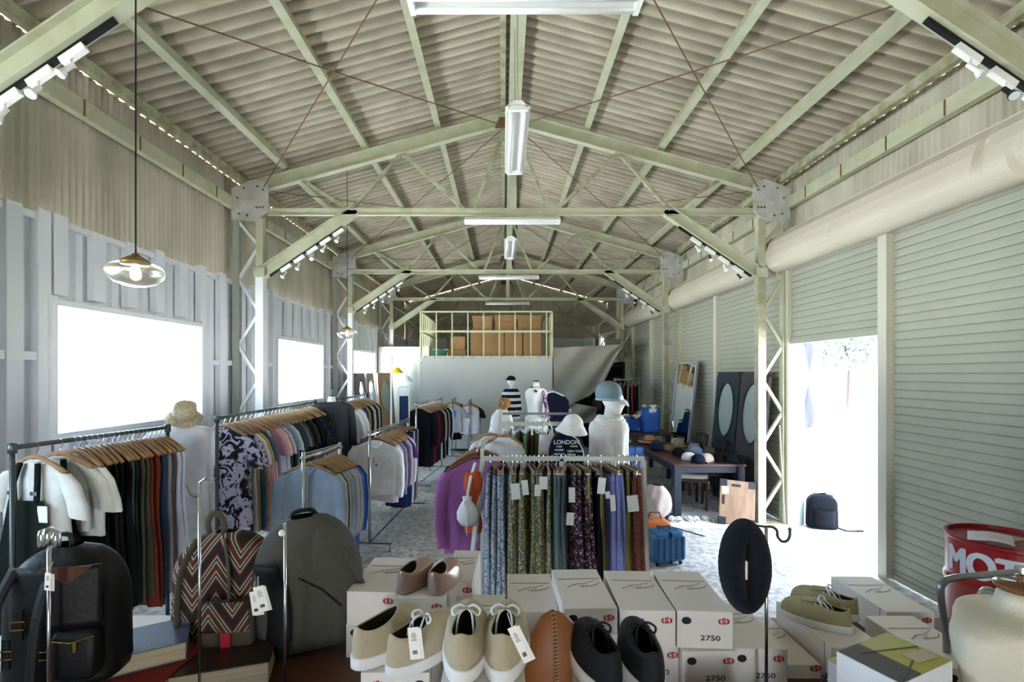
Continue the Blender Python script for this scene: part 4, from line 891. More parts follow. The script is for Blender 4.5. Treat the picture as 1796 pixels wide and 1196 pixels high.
# leaning against the right shutters (faces -X)
ovaldoor((3.22, 6.62, 0), -PI/2, -.085, .74, 1.93, ND, FROST, 'dark brown door with oval window, nearer of the pair by the doorway')
ovaldoor((3.22, 7.40, 0), -PI/2, -.085, .74, 1.93, BD, FROST, 'dark blue grey door with oval window, farther of the pair by the doorway')
TAN = mat('tan_door', 'b3957a', .5, var=.12, vs=4); GD = mat('grey_brown_door', '77716c', .5, var=.1)
for i, (y, mt, lb, x) in enumerate([(10.12, GD, 'grey door with oval window, nearest of the row below the third window', -3.16), (10.80, GD, 'grey door with oval window, second of the row below the third window', -3.16), (11.48, mat('pale_brown_door', '94857a', .5, var=.1), 'pale brown door with oval window, third of the row below the window', -3.14), (12.28, TAN, 'tan wooden door with narrow oval window at the end of the left row', -3.0)]):
    ovaldoor((x, y, 0), PI/2-(.35 if i == 3 else 0), -.08, .66, 1.92, mt, GLASS if i in (1, 2) else FROST, lb, rx=.34, panels=1 if i == 3 else 2)
# mirror
t = thing('leaning_mirror', 'tall framed mirror leaning against the right shutters', 'mirror', (3.02, 8.74, 0), rot=(-.13, 0, -PI/2+.28))
m = MB(); m.box((0, 0, 1.06), (.50, .02, 2.06)); m.build('mirror_glass', mat('mirror', 'c8ccca', .03, metal=1), t)
m = MB()
for s in (-1, 1): m.box((s*.265, 0, 1.06), (.035, .045, 2.12))
m.box((0, 0, 2.11), (.56, .045, .03)); m.box((0, 0, .02), (.56, .045, .03)); m.build('frame', mat('silver_frame', 'a8aab4', .35, metal=.4), t)
# ================================================================ MANNEQUINS
SKINW = mat('mannequin_white', 'e6e6e4', .4)
def torso(w, h, mt, name='body', dz=0, parent=None, hipw=None, d=.55):
    # bust form: origin at the bottom, height h up to neck top, width w at shoulders; one continuous surface
    P = [(.30, 0), (.40, .02), (.46, .10), (.43, .22), (.36, .36), (.40, .50), (.46, .62), (.49, .72), (.495, .785), (.46, .832), (.36, .860), (.22, .880), (.15, .902), (.130, .94), (.128, 1.0), (.001, 1.005)]
    m = MB(); n = 32; vs = []; k = len(P)
    for i, (r, z) in enumerate(P):
        for j in range(n):
            a = 2*PI*j/n; x = r*w*math.cos(a); dp = d if z < .86 else .95; y = r*w*dp*math.sin(a)
            if .55 < z < .78 and math.sin(a) < 0: y -= .05*w*math.exp(-((abs(x)/w-.2)/.12)**2)*math.sin((z-.55)/.23*PI)*2.2
            zz = z*h
            if .8 < z < .86: zz -= abs(math.cos(a))**2*.02*h
            vs.append((x, y, zz+dz))
    fs = [(i*n+j, i*n+(j+1) % n, (i+1)*n+(j+1) % n, (i+1)*n+j) for i in range(k-1) for j in range(n)]+[tuple(range(n))[::-1]]
    m.add(vs, fs); return m.build(name, mt, parent, smooth=True, sub=1)
def stand(t, z1, r=.011, base=.16, mt=None):
    m = MB(); m.cyl((0, 0, .02), (0, 0, z1), r); m.build('pole', mt or CHROME, t, smooth=True)
    m = MB(); m.lathe([(base, 0), (base, .012), (base*.9, .02), (.02, .03), (.001, .03)], 28); m.build('base', mt or CHROME, t, smooth=False)
def garb(w, L, flare, seed, th=.11, neck=.07, fold=.014, drop=.05, flat=None):
    R_ = random.Random(seed); m = MB(); p1 = R_.uniform(0, 6)
    def fn(u, v):
        a = 2*PI*u
        if v < .16:
            t = v/.16; hw = neck+(w/2-neck)*math.sin(t*PI/2); z = -drop*t*t-.01; ht = neck*.9+(th-neck*.9)*t
        else:
            t = (v-.16)/.84; hw = w/2*(1-.1*math.sin(min(1, t*1.7)*PI))*(1+(flare-1)*t); z = -drop-.01-t*(L-drop); ht = th*(1+(flare-1)*t*.9)
        f_ = 1+fold/hw*2*max(0, v-.15)*math.sin(9*a+p1+2*v)
        return (hw*f_*math.cos(a), ht*f_*math.sin(a), z)
    m.grid(fn, 54, 18, cu=True); return m
def sleeves(m, w, z, L, r0=.06, r1=.045, out=.05, bend=0):
    for sg in (-1, 1):
        x = sg*(w/2-.035); m.tube([(x-.02*sg, 0, z), (x+sg*.03, 0, z-.05), (x+sg*(.03+out*.6), .01, z-L*.5), (x+sg*(.03+out), -.02-bend, z-L)], [r0*.8, r0, (r0+r1)/2, r1], 12)
# white shirt and straw hat at far left
SHIRTW = fab('eef0fa')
t = thing('dress_form', 'dress form in a long white shirt and straw hat below the first window', 'mannequin', (-2.56, 3.72, -.0), .5)
stand(t, 1.0); torso(.38, .76, SKINW, dz=.82, parent=t)
m = garb(.42, .90, 1.12, 3, th=.13); sleeves(m, .42, -.06, .52, .065, .04, .05); m.build('shirt', SHIRTW, t, smooth=True, loc=(0, 0, 1.50))
m = MB(); m.tube([(.08*math.cos(a), .08*math.sin(a), 1.50) for a in [2*PI*i/18 for i in range(18)]], .014, 6, closed=True); m.build('collar', SHIRTW, t, smooth=True)
STRAW = mat('pale_straw', 'c8bca4', .8, vs=60, col2='a89878', bump=.4, bs=150)
m = MB(); m.lathe([(.001, .10), (.05, .097), (.07, .085), (.078, .02), (.082, 0), (.122, -.035), (.124, -.031), (.084, .008)], 36, sy=1.1)
tag(m.build('straw_hat', STRAW, loc=(-2.54, 3.70, 1.585), rot=(.35, .35, 0), smooth=True), 'pale straw hat on the white shirt mannequin below the first window', 'hat')
# dark dress bust at the far end of second rack
t = thing('dress_form', 'dress form in a long dark grey dress between two pipe racks', 'mannequin', (-2.22, 5.98, 0), .2)
stand(t, .9); torso(.36, .76, SKINW, dz=.86, parent=t)
m = garb(.44, .98, 1.1, 5, th=.14); sleeves(m, .42, -.06, .5, .065, .05, .05); m.build('dress', fab('3c3e42'), t, smooth=True, loc=(0, 0, 1.56))
m = MB(); m.lathe([(.05, 1.62), (.05, 1.63), (.008, 1.64), (.006, 1.70), (.016, 1.72), (.001, 1.73)], 14); m.bar((0, 0, 1.66), (.03, 0, 1.74), .012); m.build('finial', mat('dark_metal', '4a4c50', .4, metal=.7), t)
# mannequin with grey head wrap and white coat
def head(m, c, s=1.0):
    # profile head facing +X: skull + jaw + nose
    def fn(u, v):
        a = 2*PI*u; ph = PI*v; r = math.sin(ph); x = .095*r*math.cos(a); y = .075*r*math.sin(a); z = .125*math.cos(ph)
        if z < 0: x = x*(1-.30*(-z/.125))+.022*(-z/.125); y *= 1-.35*(-z/.125)
        f_ = math.exp(-((y/.018)**2))*max(0, math.cos(a))
        x += .024*f_*math.exp(-(((z+.02)/.022)**2))+.008*f_*math.exp(-(((z+.065)/.01)**2))+.010*f_*math.exp(-(((z+.1)/.015)**2))
        x -= .008*math.exp(-(((abs(y)-.03)/.014)**2))*math.exp(-(((z-.01)/.014)**2))*(math.cos(a) > 0)
        return (c[0]+x*s, c[1]+y*s, c[2]+z*s)
    m.grid(fn, 32, 26, cu=True)
t = thing('mannequin', 'white head mannequin in a draped white coat and grey blue cap facing right', 'mannequin', (.86, 4.35, 0), -.15)
stand(t, 1.0)
m = MB(); head(m, (.04, 0, 1.645)); m.tube([(0, 0, 1.42), (.0, 0, 1.50), (.015, 0, 1.60)], [.06, .048, .045], 16); m.build('body', SKINW, t, smooth=True)
torso(.30, .62, SKINW, dz=.85, parent=t, name='torso', d=.7)
m = garb(.36, .92, 1.12, 9, th=.16, fold=.022, drop=.08); WCOAT = fab('f0f0ee')
for (x, r) in ((.02, .075),): m.tube([(x+.16*math.cos(a), -.13, -.2) for a in (0,)]*2, .001, 4)
m.stube([(-.02, -.09, -.12), (-.01, -.13, -.32), (.03, -.14, -.55), (.08, -.12, -.72)], [.05, .062, .058, .05], 14)
m.build('coat', WCOAT, t, smooth=True, loc=(0, 0, 1.50))
m = MB()
for k, (r, z) in enumerate(((.115, 1.435), (.10, 1.465), (.085, 1.49))): m.tube([(r*1.15*math.cos(a)+.01, r*math.sin(a), z+.014*math.sin(2*a+k)) for a in [2*PI*i/24 for i in range(24)]], .026, 8, closed=True)
m.build('scarf', WCOAT, t, smooth=True)
t = thing('cap', 'slouchy grey blue cap worn by the mannequin in the white coat', 'hat', (.868, 4.34, 1.722), rot=(0, .02, -.15))
def capf(u, v):
    a = 2*PI*u; ph = PI*.66*v; r = math.sin(ph); k = 1+.03*math.sin(9*a+3*v)*r
    return (.118*r*math.cos(a)*k-.012, .108*r*math.sin(a)*k, .112*math.cos(ph)*k)
m = MB(); m.grid(capf, 40, 14, cu=True); m.build('crown', fab('758a96'), t, smooth=True)
m = MB(); m.tube([(.104*math.cos(a)-.012, .096*math.sin(a), -.052) for a in [2*PI*i/30 for i in range(30)]], .014, 8, closed=True); m.build('band', fab('93a4aa'), t, smooth=True)
t = thing('visor', 'pale sun visor in front of the mannequin face', 'hat', (1.0, 4.33, 1.64), rot=(0, .75, -.4))
m = MB(); m.grid(lambda u, v: (.05*v*math.cos(2*PI*u)*1.0, .07*v*math.sin(2*PI*u), .02*(1-v*v)), 24, 5, cu=True); m.build('brim', fab('c8d6dc'), t, smooth=True, solid=.004)
# torso with scarf further back
t = thing('dress_form', 'white torso form with a patterned scarf before the big white sheet', 'mannequin', (.42, 7.5, 0), .15)
stand(t, 1.1); torso(.36, .74, SKINW, dz=1.03, parent=t)
m = MB(); m.lathe([(.045, 1.775), (.05, 1.78), (.05, 1.79), (.001, 1.795)], 20); m.build('neck_cap', DWOOD, t)
m = garb(.36, .42, 1.2, 12, th=.12); m.build('skirt', fab('dfe2d8'), t, smooth=True, loc=(0, 0, 1.27))
t2 = thing('scarf', 'mauve and brown patterned scarf around the white torso form', 'scarf', (.42, 7.5, 0), .15)
SCF = rampmat('scarf_pattern', 'noise', 24, [(0, '5a4050'), (.5, 'b89ab8'), (.6, 'd8c0dc')])
m = MB(); m.tube([(-.02, -.12, 1.62), (-.08, -.02, 1.68), (0, .075, 1.69), (.08, 0, 1.68), (.10, -.12, 1.58), (.12, -.15, 1.40), (.15, -.15, 1.22)], [.022, .022, .022, .022, .028, .034, .04], 8); m.build('cloth', SCF, t2, smooth=True)
# capped knit mannequin
t = thing('mannequin', 'slim mannequin with black and white striped knit far behind the racks', 'mannequin', (.06, 9.5, 0), .2)
stand(t, 1.1); torso(.26, .62, SKINW, dz=1.02, parent=t, name='torso')
m = MB(); head(m, (.0, -.01, 1.735), .85); m.build('body', SKINW, t, smooth=True)
BWS = rampmat('bw_stripe', 'wave', 2.6, [(0, '17181e'), (.55, 'e4e4e4')])
m = garb(.30, .60, 1.05, 14, th=.10); sleeves(m, .28, -.05, .45, .05, .04, .04); m.build('knit', BWS, t, smooth=True, loc=(0, 0, 1.62))
t = thing('cap', 'black peaked cap on the far striped knit mannequin', 'hat', (.06, 9.49, 1.775), .2)
m = MB(); m.lathe([(.085, -.01), (.09, .02), (.07, .06), (.03, .08), (.001, .083)], 20); m.build('crown', fab('17181c'), t, smooth=True); m = MB(); m.grid(lambda u, v: (-.06-.08*v, (u-.5)*.12, .0+.02*v), 6, 3); m.build('peak', fab('17181c'), t, solid=.006)
# woven hat on stand, white bucket hat on stand, navy jacket
t = thing('display_stand', 'thin hat stand holding the amber woven ball hat', 'stand', (-.08, 6.6, 0)); stand(t, 1.44, .008, .12)
m = MB(); m.grid(lambda u, v: ((.085+.008*math.sin(26*PI*u)*math.sin(17*v))*math.sin(PI*v)*math.cos(2*PI*u), (.085+.008*math.sin(26*PI*u)*math.sin(17*v))*math.sin(PI*v)*math.sin(2*PI*u), .085*math.cos(PI*v)), 40, 18, cu=True)
tag(m.build('woven_hat', mat('amber_weave', 'b08040', .7, vs=60, col2='7a5020', bump=.5, bs=90), loc=(-.08, 6.6, 1.49), smooth=True), 'amber woven ball shaped hat behind the white dress', 'hat')
p = at(1004, 742, 4.0)
t = thing('display_stand', 'white post stand under the white bucket hat', 'stand', (p.x, 4.0, 0)); stand(t, 1.42, .012, .14, WSTEEL)
def bucket(u, v):
    a = 2*PI*u
    if v < .5: t_ = v/.5; r = .078*math.sin(t_*PI/2)+.01*t_; z = .085*math.cos(t_*PI/2)+.012
    else: t_ = (v-.5)/.5; r = .088+.045*t_; z = .012-.062*t_
    k = 1+.03*math.sin(5*a+4*v)*v; return (r*k*math.cos(a), r*k*.9*math.sin(a), z)
m = MB(); m.grid(bucket, 36, 20, cu=True); tag(m.build('bucket_hat', fab('e8e6e4'), loc=(p.x, 4.0, 1.47), rot=(.25, .12, 0), smooth=True), 'white bucket hat above the navy city print backpack', 'hat')
garment('', 0, (.75, 8.2, 1.66), .1, 'vest', '1a2034', '', w=.42, L=.62, sleeve='long', label='navy jacket with pale hanger hanging alone behind the white torso', group='single jacket', hm=WHITE)
t = thing('display_stand', 'thin stand holding the lone navy jacket', 'stand', (.75, 8.3, 0)); stand(t, 1.66, .008, .14)
m = MB(); m.tube([(0, 0, 1.64), (0, -.04, 1.665), (0, -.1, 1.665)], .006, 6); m.build('arm', CHROME, t)
# navy LONDON backpack
NVY = fab('1c2134')
p = at(994, 800, 4.02); bw = .30; t = thing('backpack', 'navy backpack printed with white city names hanging behind the skirts', 'backpack', (p.x, 4.02, 1.0), 0)
def bpk(w, h, d, top=.35, n=40):
    m = MB()
    def fn(u, v):
        a = 2*PI*u; tt = max(0, (v-(1-top))/top); k = math.sqrt(max(0, 1-tt*tt*.98)); e = .55; ca, sa = math.cos(a), math.sin(a)
        b_ = min(1, v/.06); b_ = .85+.15*math.sin(b_*PI/2)
        return (w/2*k**.8*b_*(abs(ca)**e)*(1 if ca >= 0 else -1)*(1-.06*v), d/2*b_*(k**.6)*(abs(sa)**e)*(1 if sa >= 0 else -1), h*v)
    m.grid(fn, n, 26, cu=True); m.add([fn(i/n, 0) for i in range(n)], [tuple(range(n))[::-1]]); return m
bpk(.31, .42, .13, .45).build('body', NVY, t, smooth=True)
m = MB(); m.tube([(-.04, 0, .41), (-.03, 0, .45), (.03, 0, .45), (.04, 0, .41)], .008, 6); m.build('handle', NVY, t)
m = MB(); m.tube([(.02, -.055, .40), (.08, -.062, .36), (.125, -.062, .27), (.15, -.05, .12), (.16, -.03, .0)], .005, 6); m.build('piping', PAPER, t)
T = MB()
for s, z, sz_, x in (('LONDON', .335, .048, -.01), ('PARIS', .30, .018, -.07), ('TOKYO', .302, .018, .05), ('MADRID', .272, .02, -.07), ('NEW YORK', .262, .024, .06), ('BERLIN', .235, .022, .03), ('AMSTERDAM', .24, .016, -.07), ('BARCELONA', .20, .036, -.05), ('MILANO', .19, .018, .095), ('ROMA', .162, .018, -.04), ('SYDNEY', .14, .024, .06), ('PARIS', .10, .05, -.06), ('DUBLIN', .08, .03, .06), ('LONDON', .04, .036, -.03)):
    q = text_mb(s, sz_, .0006, .0006); T.add([(x+a, -.0685+c_, z+b_) for a, b_, c_ in q.v], q.f)
T.build('city_print', PAPER, t)
# ================================================================ RIGHT TABLE
TBX0, TBX1, TBY0, TBY1, TBZ = 2.16, 3.12, 6.36, 8.45, .70
NAVW = mat('navy_painted_wood', '272e3c', .45, var=.1)
t = thing('display_table', 'long dark table with brown top covered in hats on the right', 'table', ((TBX0+TBX1)/2, (TBY0+TBY1)/2, 0), group=None)
hx, hy = (TBX1-TBX0)/2, (TBY1-TBY0)/2
m = MB(); m.box((0, 0, TBZ-.015), (2*hx, 2*hy, .03)); m.build('tabletop', mat('brown_top', '50332b', .35, var=.2), t, bev=.004)
m = MB(); m.box((0, 0, TBZ-.075), (2*hx-.08, 2*hy-.08, .09)); m.build('apron', NAVW, t)
for sx in (-1, 1):
    for s_ in (-1, 1):
        m = MB(); m.box((sx*(hx-.06), s_*(hy-.06), (TBZ-.03)/2), (.09, .09, TBZ-.03)); m.build('leg', NAVW, t, bev=.003)
t = thing('display_table', 'second brown table carrying the blue packages behind the hat table', 'table', (2.40, 9.25, 0))
m = MB(); m.box((0, 0, .80), (1.15, 1.2, .04)); m.build('tabletop', mat('brown_top', '50332b', .35, var=.2), t)
for sx in (-1, 1):
    for s_ in (-1, 1): m = MB(); m.box((sx*.5, s_*.52, .39), (.07, .07, .78)); m.build('leg', NAVW, t)
def capobj(loc, rz, c, label, peak=True, s=1.0):
    t = thing('cap', label, 'hat', loc, rz, 'caps on the hat table'); F_ = fab(c)
    m = MB(); m.lathe([(.088*s, 0), (.09*s, .03*s), (.075*s, .075*s), (.04*s, .1*s), (.001, .105*s)], 20, sy=1.1); m.build('crown', F_, t, smooth=True)
    if peak: m = MB(); m.grid(lambda u, v: ((u-.5)*.15*s*(1-.35*v*v), -.085*s-.075*s*v, .012+.012*math.cos((u-.5)*3)-.012*v), 8, 4); m.build('peak', F_, t, smooth=True, solid=.004)
def brimhat(loc, c, label, band=None, r=.17, rz=0, s=1.0, tilt=0, grp='brimmed hats on the hat table'):
    t = thing('sun_hat', label, 'hat', loc, rot=(tilt, 0, rz), group=grp)
    m = MB(); m.lathe([(.001, .11), (.05, .108), (.078, .09), (.09, .03), (.095, .012), (r*.8, .004), (r, -.006), (r, -.001), (.1, .008), (.094, .0)], 32); m.build('body', mat('hat_'+c, c, .8, var=.2, vs=40, bump=.3, bs=120), t, smooth=True)
    if band: m = MB(); m.lathe([(.093, .012), (.092, .034), (.0955, .034), (.097, .012)], 32); m.build('band', fab(band), t, smooth=True)
K = TBZ+.002
brimhat((2.42, 8.28, K+.03), 'b8946c', 'brown straw hat with a rust band at the far end of the hat table', 'a04a34', r=.20, grp='straw hats')
caps = [(1208, 798, 'f0f0f0', 'bright white cap at the front left of the hat table', .9), (1240, 800, 'd0c0b4', 'pinkish beige cap at the front of the hat table', -.7), (1220, 786, '98acd0', 'light blue patterned cap behind the white cap', .2), (1190, 790, '17181c', 'black cap left of the white cap', .4), (1262, 799, '17191e', 'black cap right of the beige cap', -.3), (1225, 806, '1c2034', 'dark navy cap lying between the white and beige caps', .1), (1245, 785, '5c5654', 'grey brown cap behind the beige cap', .5), (1278, 796, '1a1c22', 'black cap near the right end of the hat table', -.4), (1172, 782, '6b5a48', 'brown patterned cap in the middle of the hat table', .3), (1292, 803, '202228', 'charcoal cap at the right corner of the hat table', .2), (1150, 778, '23283c', 'navy cap near the straw hat', .7), (1180, 772, 'c8c4b8', 'cream bandana cap in the middle of the table', .1), (1198, 776, '2a2c34', 'black lettered cap in the middle of the hat table', 1.0)]
def onplane(px, py, z): d = (CH-z)*F/(py-HY); return V(((px-HX)/F*d+CX, d, z))
PL = [(V((2.42, 8.28, 0)), .2), (V((2.80, 7.95, 0)), .14), (V((2.38, 7.80, 0)), .14), (V((2.88, 7.50, 0)), .14)]
for px, py, c, lb, rz in caps:
    q = onplane(px, min(py+8, 814), TBZ+.002)
    for it in range(60):
        for o_, r_ in PL:
            dv = V((q.x-o_.x, q.y-o_.y, 0)); L_ = max(dv.length, 1e-4)
            if L_ < r_+.10: q += dv/L_*(r_+.10-L_)*.6+V((.002, -.001, 0))
        q.x = min(max(q.x, TBX0+.13), TBX1-.12); q.y = min(max(q.y, TBY0+.17), 8.3)
    PL.append((q.copy(), .085)); capobj(q, rz, c, lb)
for px, py, c, lb in [(1190, 765, '9a9478', 'olive felt hat stacked in the middle of the hat table'), (1165, 768, '2c3044', 'flat navy hat beside the brown straw hat'), (1215, 776, '8a8a92', 'grey felt hat at the middle of the hat table')]:
    k_ = {'9a9478': 1, '2c3044': 2, '8a8a92': 3}[c]; q = PL[k_][0].copy(); q.z = TBZ+.009; brimhat(q, c, lb, r=.145)
for i, (px, py, sx, sy, h) in enumerate([(1170, 765, .10, .08, .03), (1140, 775, .12, .10, .04), (1158, 788, .1, .07, .02)]):
    q = onplane(px, py, TBZ); q.x = max(q.x, TBX0+.1); m = MB(); m.box((0, 0, h/2+.001), (sx, sy, h), Rz(.4)); tag(m.build('white_card_box', PAPER, loc=q), 'small white box lying on the hat table, %s' % ['near the olive hat', 'in front of the straw hat', 'at the left table edge'][i], 'box')
BLUEP = rampmat('blue_package', 'noise', 6, [(0, '2b5cb0'), (.55, '2f66c0'), (.64, 'e4ecf4')], rough=.35)
for i, (px, y, z, w_, h_, lb) in enumerate([(1086, 8.95, .822, .36, .26, 'left blue package topped with white tissue on the back table'), (1112, 9.15, .822, .34, .24, 'middle blue package topped with white tissue on the back table'), (1141, 8.9, .822, .30, .44, 'tall right blue package topped with white tissue')]):
    p = at(px, 700, y); t = thing('blue_package', lb, 'package', (p.x, y, z), rnd.uniform(-.2, .2), 'blue packages on the back table')
    m = MB(); m.rbox((0, 0, h_/2), (w_, .3, h_), .03); m.build('pack', BLUEP, t, smooth=False)
    m = MB(); m.grid(lambda u, v: ((u-.5)*w_*.95, (v-.5)*.3, h_+.03+.035*math.sin(u*9)*math.cos(v*8)), 14, 10); m.build('tissue', PAPER, t, smooth=True)
p = at(1118, 728, 9.5); m = MB(); m.lathe([(.001, 0), (.14, .0), (.16, .1), (.12, .24), (.06, .34), (.001, .36)], 14); tag(m.build('wrapped_bundle', glassmat('clear_wrap', 'e8e4d8', .45, .1), loc=(2.60, 9.52, .822)), 'clear wrapped bundle behind the blue packages', 'bundle')
def suitcase(loc, rz, w, d, h, c, label, rot=None):
    t = thing('suitcase', label, 'suitcase', loc, rz, 'suitcases', rot=rot); M_ = mat('suitcase_'+c, c, .3, spec=.5)
    m = MB(); m.rbox((0, 0, h/2+.03), (w, d, h), .05); m.build('shell', M_, t, smooth=False)
    m = MB()
    for i in range(5): m.box((-w*.36+i*w*.18, -d/2-.002, h/2+.03), (.02, .012, h*.75))
    m.build('rib', M_, t); m = MB(); m.tube([(-.06, 0, h+.03), (-.06, 0, h+.06), (.06, 0, h+.06), (.06, 0, h+.03)], .009, 6); m.build('handle', BLACK, t)
    m = MB(); m.box((0, 0, h/2+.03), (.012, d*1.01, h*1.005)); m.build('zip', BLACK, t)
    for sx in (-1, 1):
        for sy in (-1, 1): m = MB(); m.cyl((sx*w*.36-.01, sy*d*.3, .018), (sx*w*.36+.01, sy*d*.3, .018), .018, n=12); m.build('wheel', BLACK, t)
suitcase((1.86, 7.25, 0), .1, .28, .22, .78, '1f4f96', 'upright glossy blue suitcase left of the hat table')
suitcase((1.53, 4.85, 0), .25, .36, .26, .30, '1c5078', 'teal blue carry-on suitcase beside the right end of the skirt rack')
t = thing('duffel_bag', 'orange brown bag behind the teal suitcase', 'bag', (1.62, 5.45, 0)); m = MB(); m.rbox((0, 0, .13), (.34, .3, .26), .08); m.build('body', fab('a8603c'), t, smooth=True); m = MB(); m.tube([(-.08, 0, .25), (-.05, 0, .33), (.05, 0, .33), (.08, 0, .25)], .01, 6); m.build('handle', fab('7a4228'), t)
def sack(loc, w, d, h, c, label, seed):
    R_ = random.Random(seed); ph = [R_.uniform(0, 6) for _ in range(4)]
    def fn(u, v):
        a = 2*PI*u; r = math.sin(PI*min(1, v*.9+.06))**.45; k = 1+.08*math.sin(3*a+ph[0]+4*v)+.05*math.sin(7*a+ph[1]-6*v)
        return (w/2*r*k*math.cos(a), d/2*r*k*math.sin(a), h*v)
    m = MB(); m.grid(fn, 28, 12, cu=True); m.add([fn(i/28, 0) for i in range(28)], [tuple(range(28))[::-1]]); tag(m.build('sack', fab(c), loc=loc, smooth=True), label, 'bag', 'bags under the hat table')
sack((1.93, 6.35, 0), .34, .5, .44, 'b8a8a0', 'crumpled pinkish paper bag left of the hat table leg', 1)
sack((2.03, 6.80, 0), .26, .3, .34, 'dcdce0', 'crumpled white bag beside the hat table leg', 2)
m = MB(); m.box((2.55, 6.25, .006), (1.15, .62, .012)); tag(m.build('floor_mat', mat('pale_mat', 'd4d6da', .7)), 'pale mat on the floor in front of the hat table', 'mat')
def slipper(x, y, i, rz):
    t = thing('slipper', 'white quilted slipper on the pale mat, %s from the left' % ORD[i], 'slipper', (x, y, .013), rz, 'white slippers under the table front'); Wh = fab('ecebe8')
    m = MB(); m.prism([(.035*math.cos(a)*(1+.15*math.sin(a)), .10*math.sin(a)) for a in [2*PI*k/20 for k in range(20)]], .016, Matrix.Translation((0, 0, .009))); m.build('sole', Wh, t)
    m = MB(); m.grid(lambda u, v: (.042*math.cos(PI*u), -.09+.09*v*1.0, .012+.045*math.sin(PI*u)*(1-.3*v*0)*(.6+.4*v)), 12, 6); m.build('upper', Wh, t, smooth=True, solid=.006)
for i, (px, py) in enumerate([(1177, 911), (1190, 912), (1208, 911), (1220, 911), (1235, 909), (1247, 908)]):
    q = onplane(px, py, .02); slipper(max(q.x, 2.02), q.y, i, .2*(-1)**i)
m = MB(); m.grid(lambda u, v: ((u-.5)*.22, (v-.5)*.14, .015+.03*math.sin(u*7)*math.cos(v*6)+.03), 10, 8); tag(m.build('cloth_scrap', fab('1c2036'), loc=(2.02, 6.28, .0), smooth=True, solid=.006), 'dark navy crumpled cloth on the mat by the table leg', 'cloth')
# chairs
def chair(loc, rz, seatc, label, hb=.92, back=True):
    t = thing('dining_chair' if back else 'padded_stool', label, 'chair' if back else 'stool', loc, rz, 'dark wooden chairs by the hat table' if back else None); DB = mat('chair_wood', '3c2822', .4)
    m = MB(); m.rbox((0, 0, .455), (.44, .42, .07), .03); m.build('seat', fab(seatc), t, smooth=True); m = MB(); m.box((0, 0, .40), (.42, .40, .04)); m.build('seat_frame', DB, t)
    for sx in (-1, 1):
        m = MB(); m.bar((sx*.18, -.17, 0), (sx*.19, -.17, .40), .035); m.build('leg', DB, t)
        m = MB(); m.tube([(sx*.18, .20, 0), (sx*.19, .18, .4)]+([(sx*.19, .20, .65), (sx*.17, .25, hb)] if back else []), .017, 8); m.build('leg', DB, t)
    if not back: return t
    m = MB(); m.tube([(-.17, .25, hb), (-.08, .26, hb+.02), (.08, .26, hb+.02), (.17, .25, hb)], .02, 8); m.build('top_rail', DB, t)
    m = MB(); m.tube([(-.19, .21, .66), (0, .225, .68), (.19, .21, .66)], .014, 8); m.build('cross_rail', DB, t)
    for x in (-.07, 0, .07): m = MB(); m.tube([(x, .21, .67), (x*1.2, .255, hb+.01)], .008, 6); m.build('spindle', DB, t)
chair((2.60, 6.92, 0), 2.9, 'cfc6b4', 'stool with cream cushion pushed under the front of the hat table', back=False)
chair((2.965, 7.32, 0), -PI/2-.1, '3a2c2a', 'dark chair in front of the blue grey door', .86)
chair((2.965, 7.98, 0), -PI/2+.1, '3a2c2a', 'dark chair near the foot of the tall mirror', .88)
# plywood board
t = thing('plywood_dolly', 'plywood board with black corners and hand slots leaning at the table end', 'board', (2.82, 6.02, 0), rot=(-.20, .10, -.12))
m = MB(); m.box((0, 0, .28), (.43, .02, .54)); m.build('board', mat('plywood', '8c7058', .55, vs=3, col2='775b45', stretch=(5, 1, .8)), t, bev=.006)
for sx, sz_ in ((-1, 0), (1, 0), (-1, 1), (1, 1)):
    m = MB(); m.box((sx*.175, 0, .045 if sz_ == 0 else .51), (.09, .026, .09)); m.build('corner_pad', BLACK, t)
for (x, z, w_, h_) in ((-.02, .49, .11, .032), (-.17, .30, .032, .11)):
    m = MB(); m.box((x, -.011, z), (w_, .004, h_)); m.build('hand_slot', BLACK, t)
m = MB(); m.box((-.15, -.012, .42), (.08, .003, .09)); m.build('sticker', PAPER, t)
m = MB(); m.cyl((3.42, 6.0, 0.01), (3.36, 6.02, 1.25), .006, n=6); tag(m.build('bamboo_cane', mat('cane', 'b5a88a', .6)), 'thin pale cane leaning by the doorway column', 'cane')
m = MB(); m.cyl((1.95, 6.0, .008), (2.25, 5.6, .008), .006, n=6); tag(m.build('metal_rod', mat('dark_metal', '4a4c50', .4, metal=.7)), 'thin dark rod lying on the floor by the mat', 'rod')
# outdoor backpack
t = thing('backpack', 'dark grey hiking backpack standing outside the doorway', 'backpack', (3.84, 5.95, 0), -.3); BG = fab('15171d')
bpk(.34, .42, .2, .3).build('body', BG, t, smooth=True)
m = MB(); m.grid(lambda u, v: (.11*math.cos(PI*u)*1.0, -.10-.05*math.sin(PI*u), .04+.2*v), 12, 4); m.build('front_pocket', BG, t, smooth=True, solid=.006)
for s in (-1, 1): m = MB(); m.tube([(s*.05, .1, .40), (s*.10+.06, .16, .36), (s*.10+.10, .2, .2), (s*.08+.10, .16, .03)], .016, 6, sx=.5); m.build('shoulder_strap', BG, t)
m = MB(); m.tube([(.1, -.05, .04), (.22, -.1, .012), (.34, -.08, .012), (.4, -.12, .03)], .012, 6); m.build('waist_strap', BLACK, t)
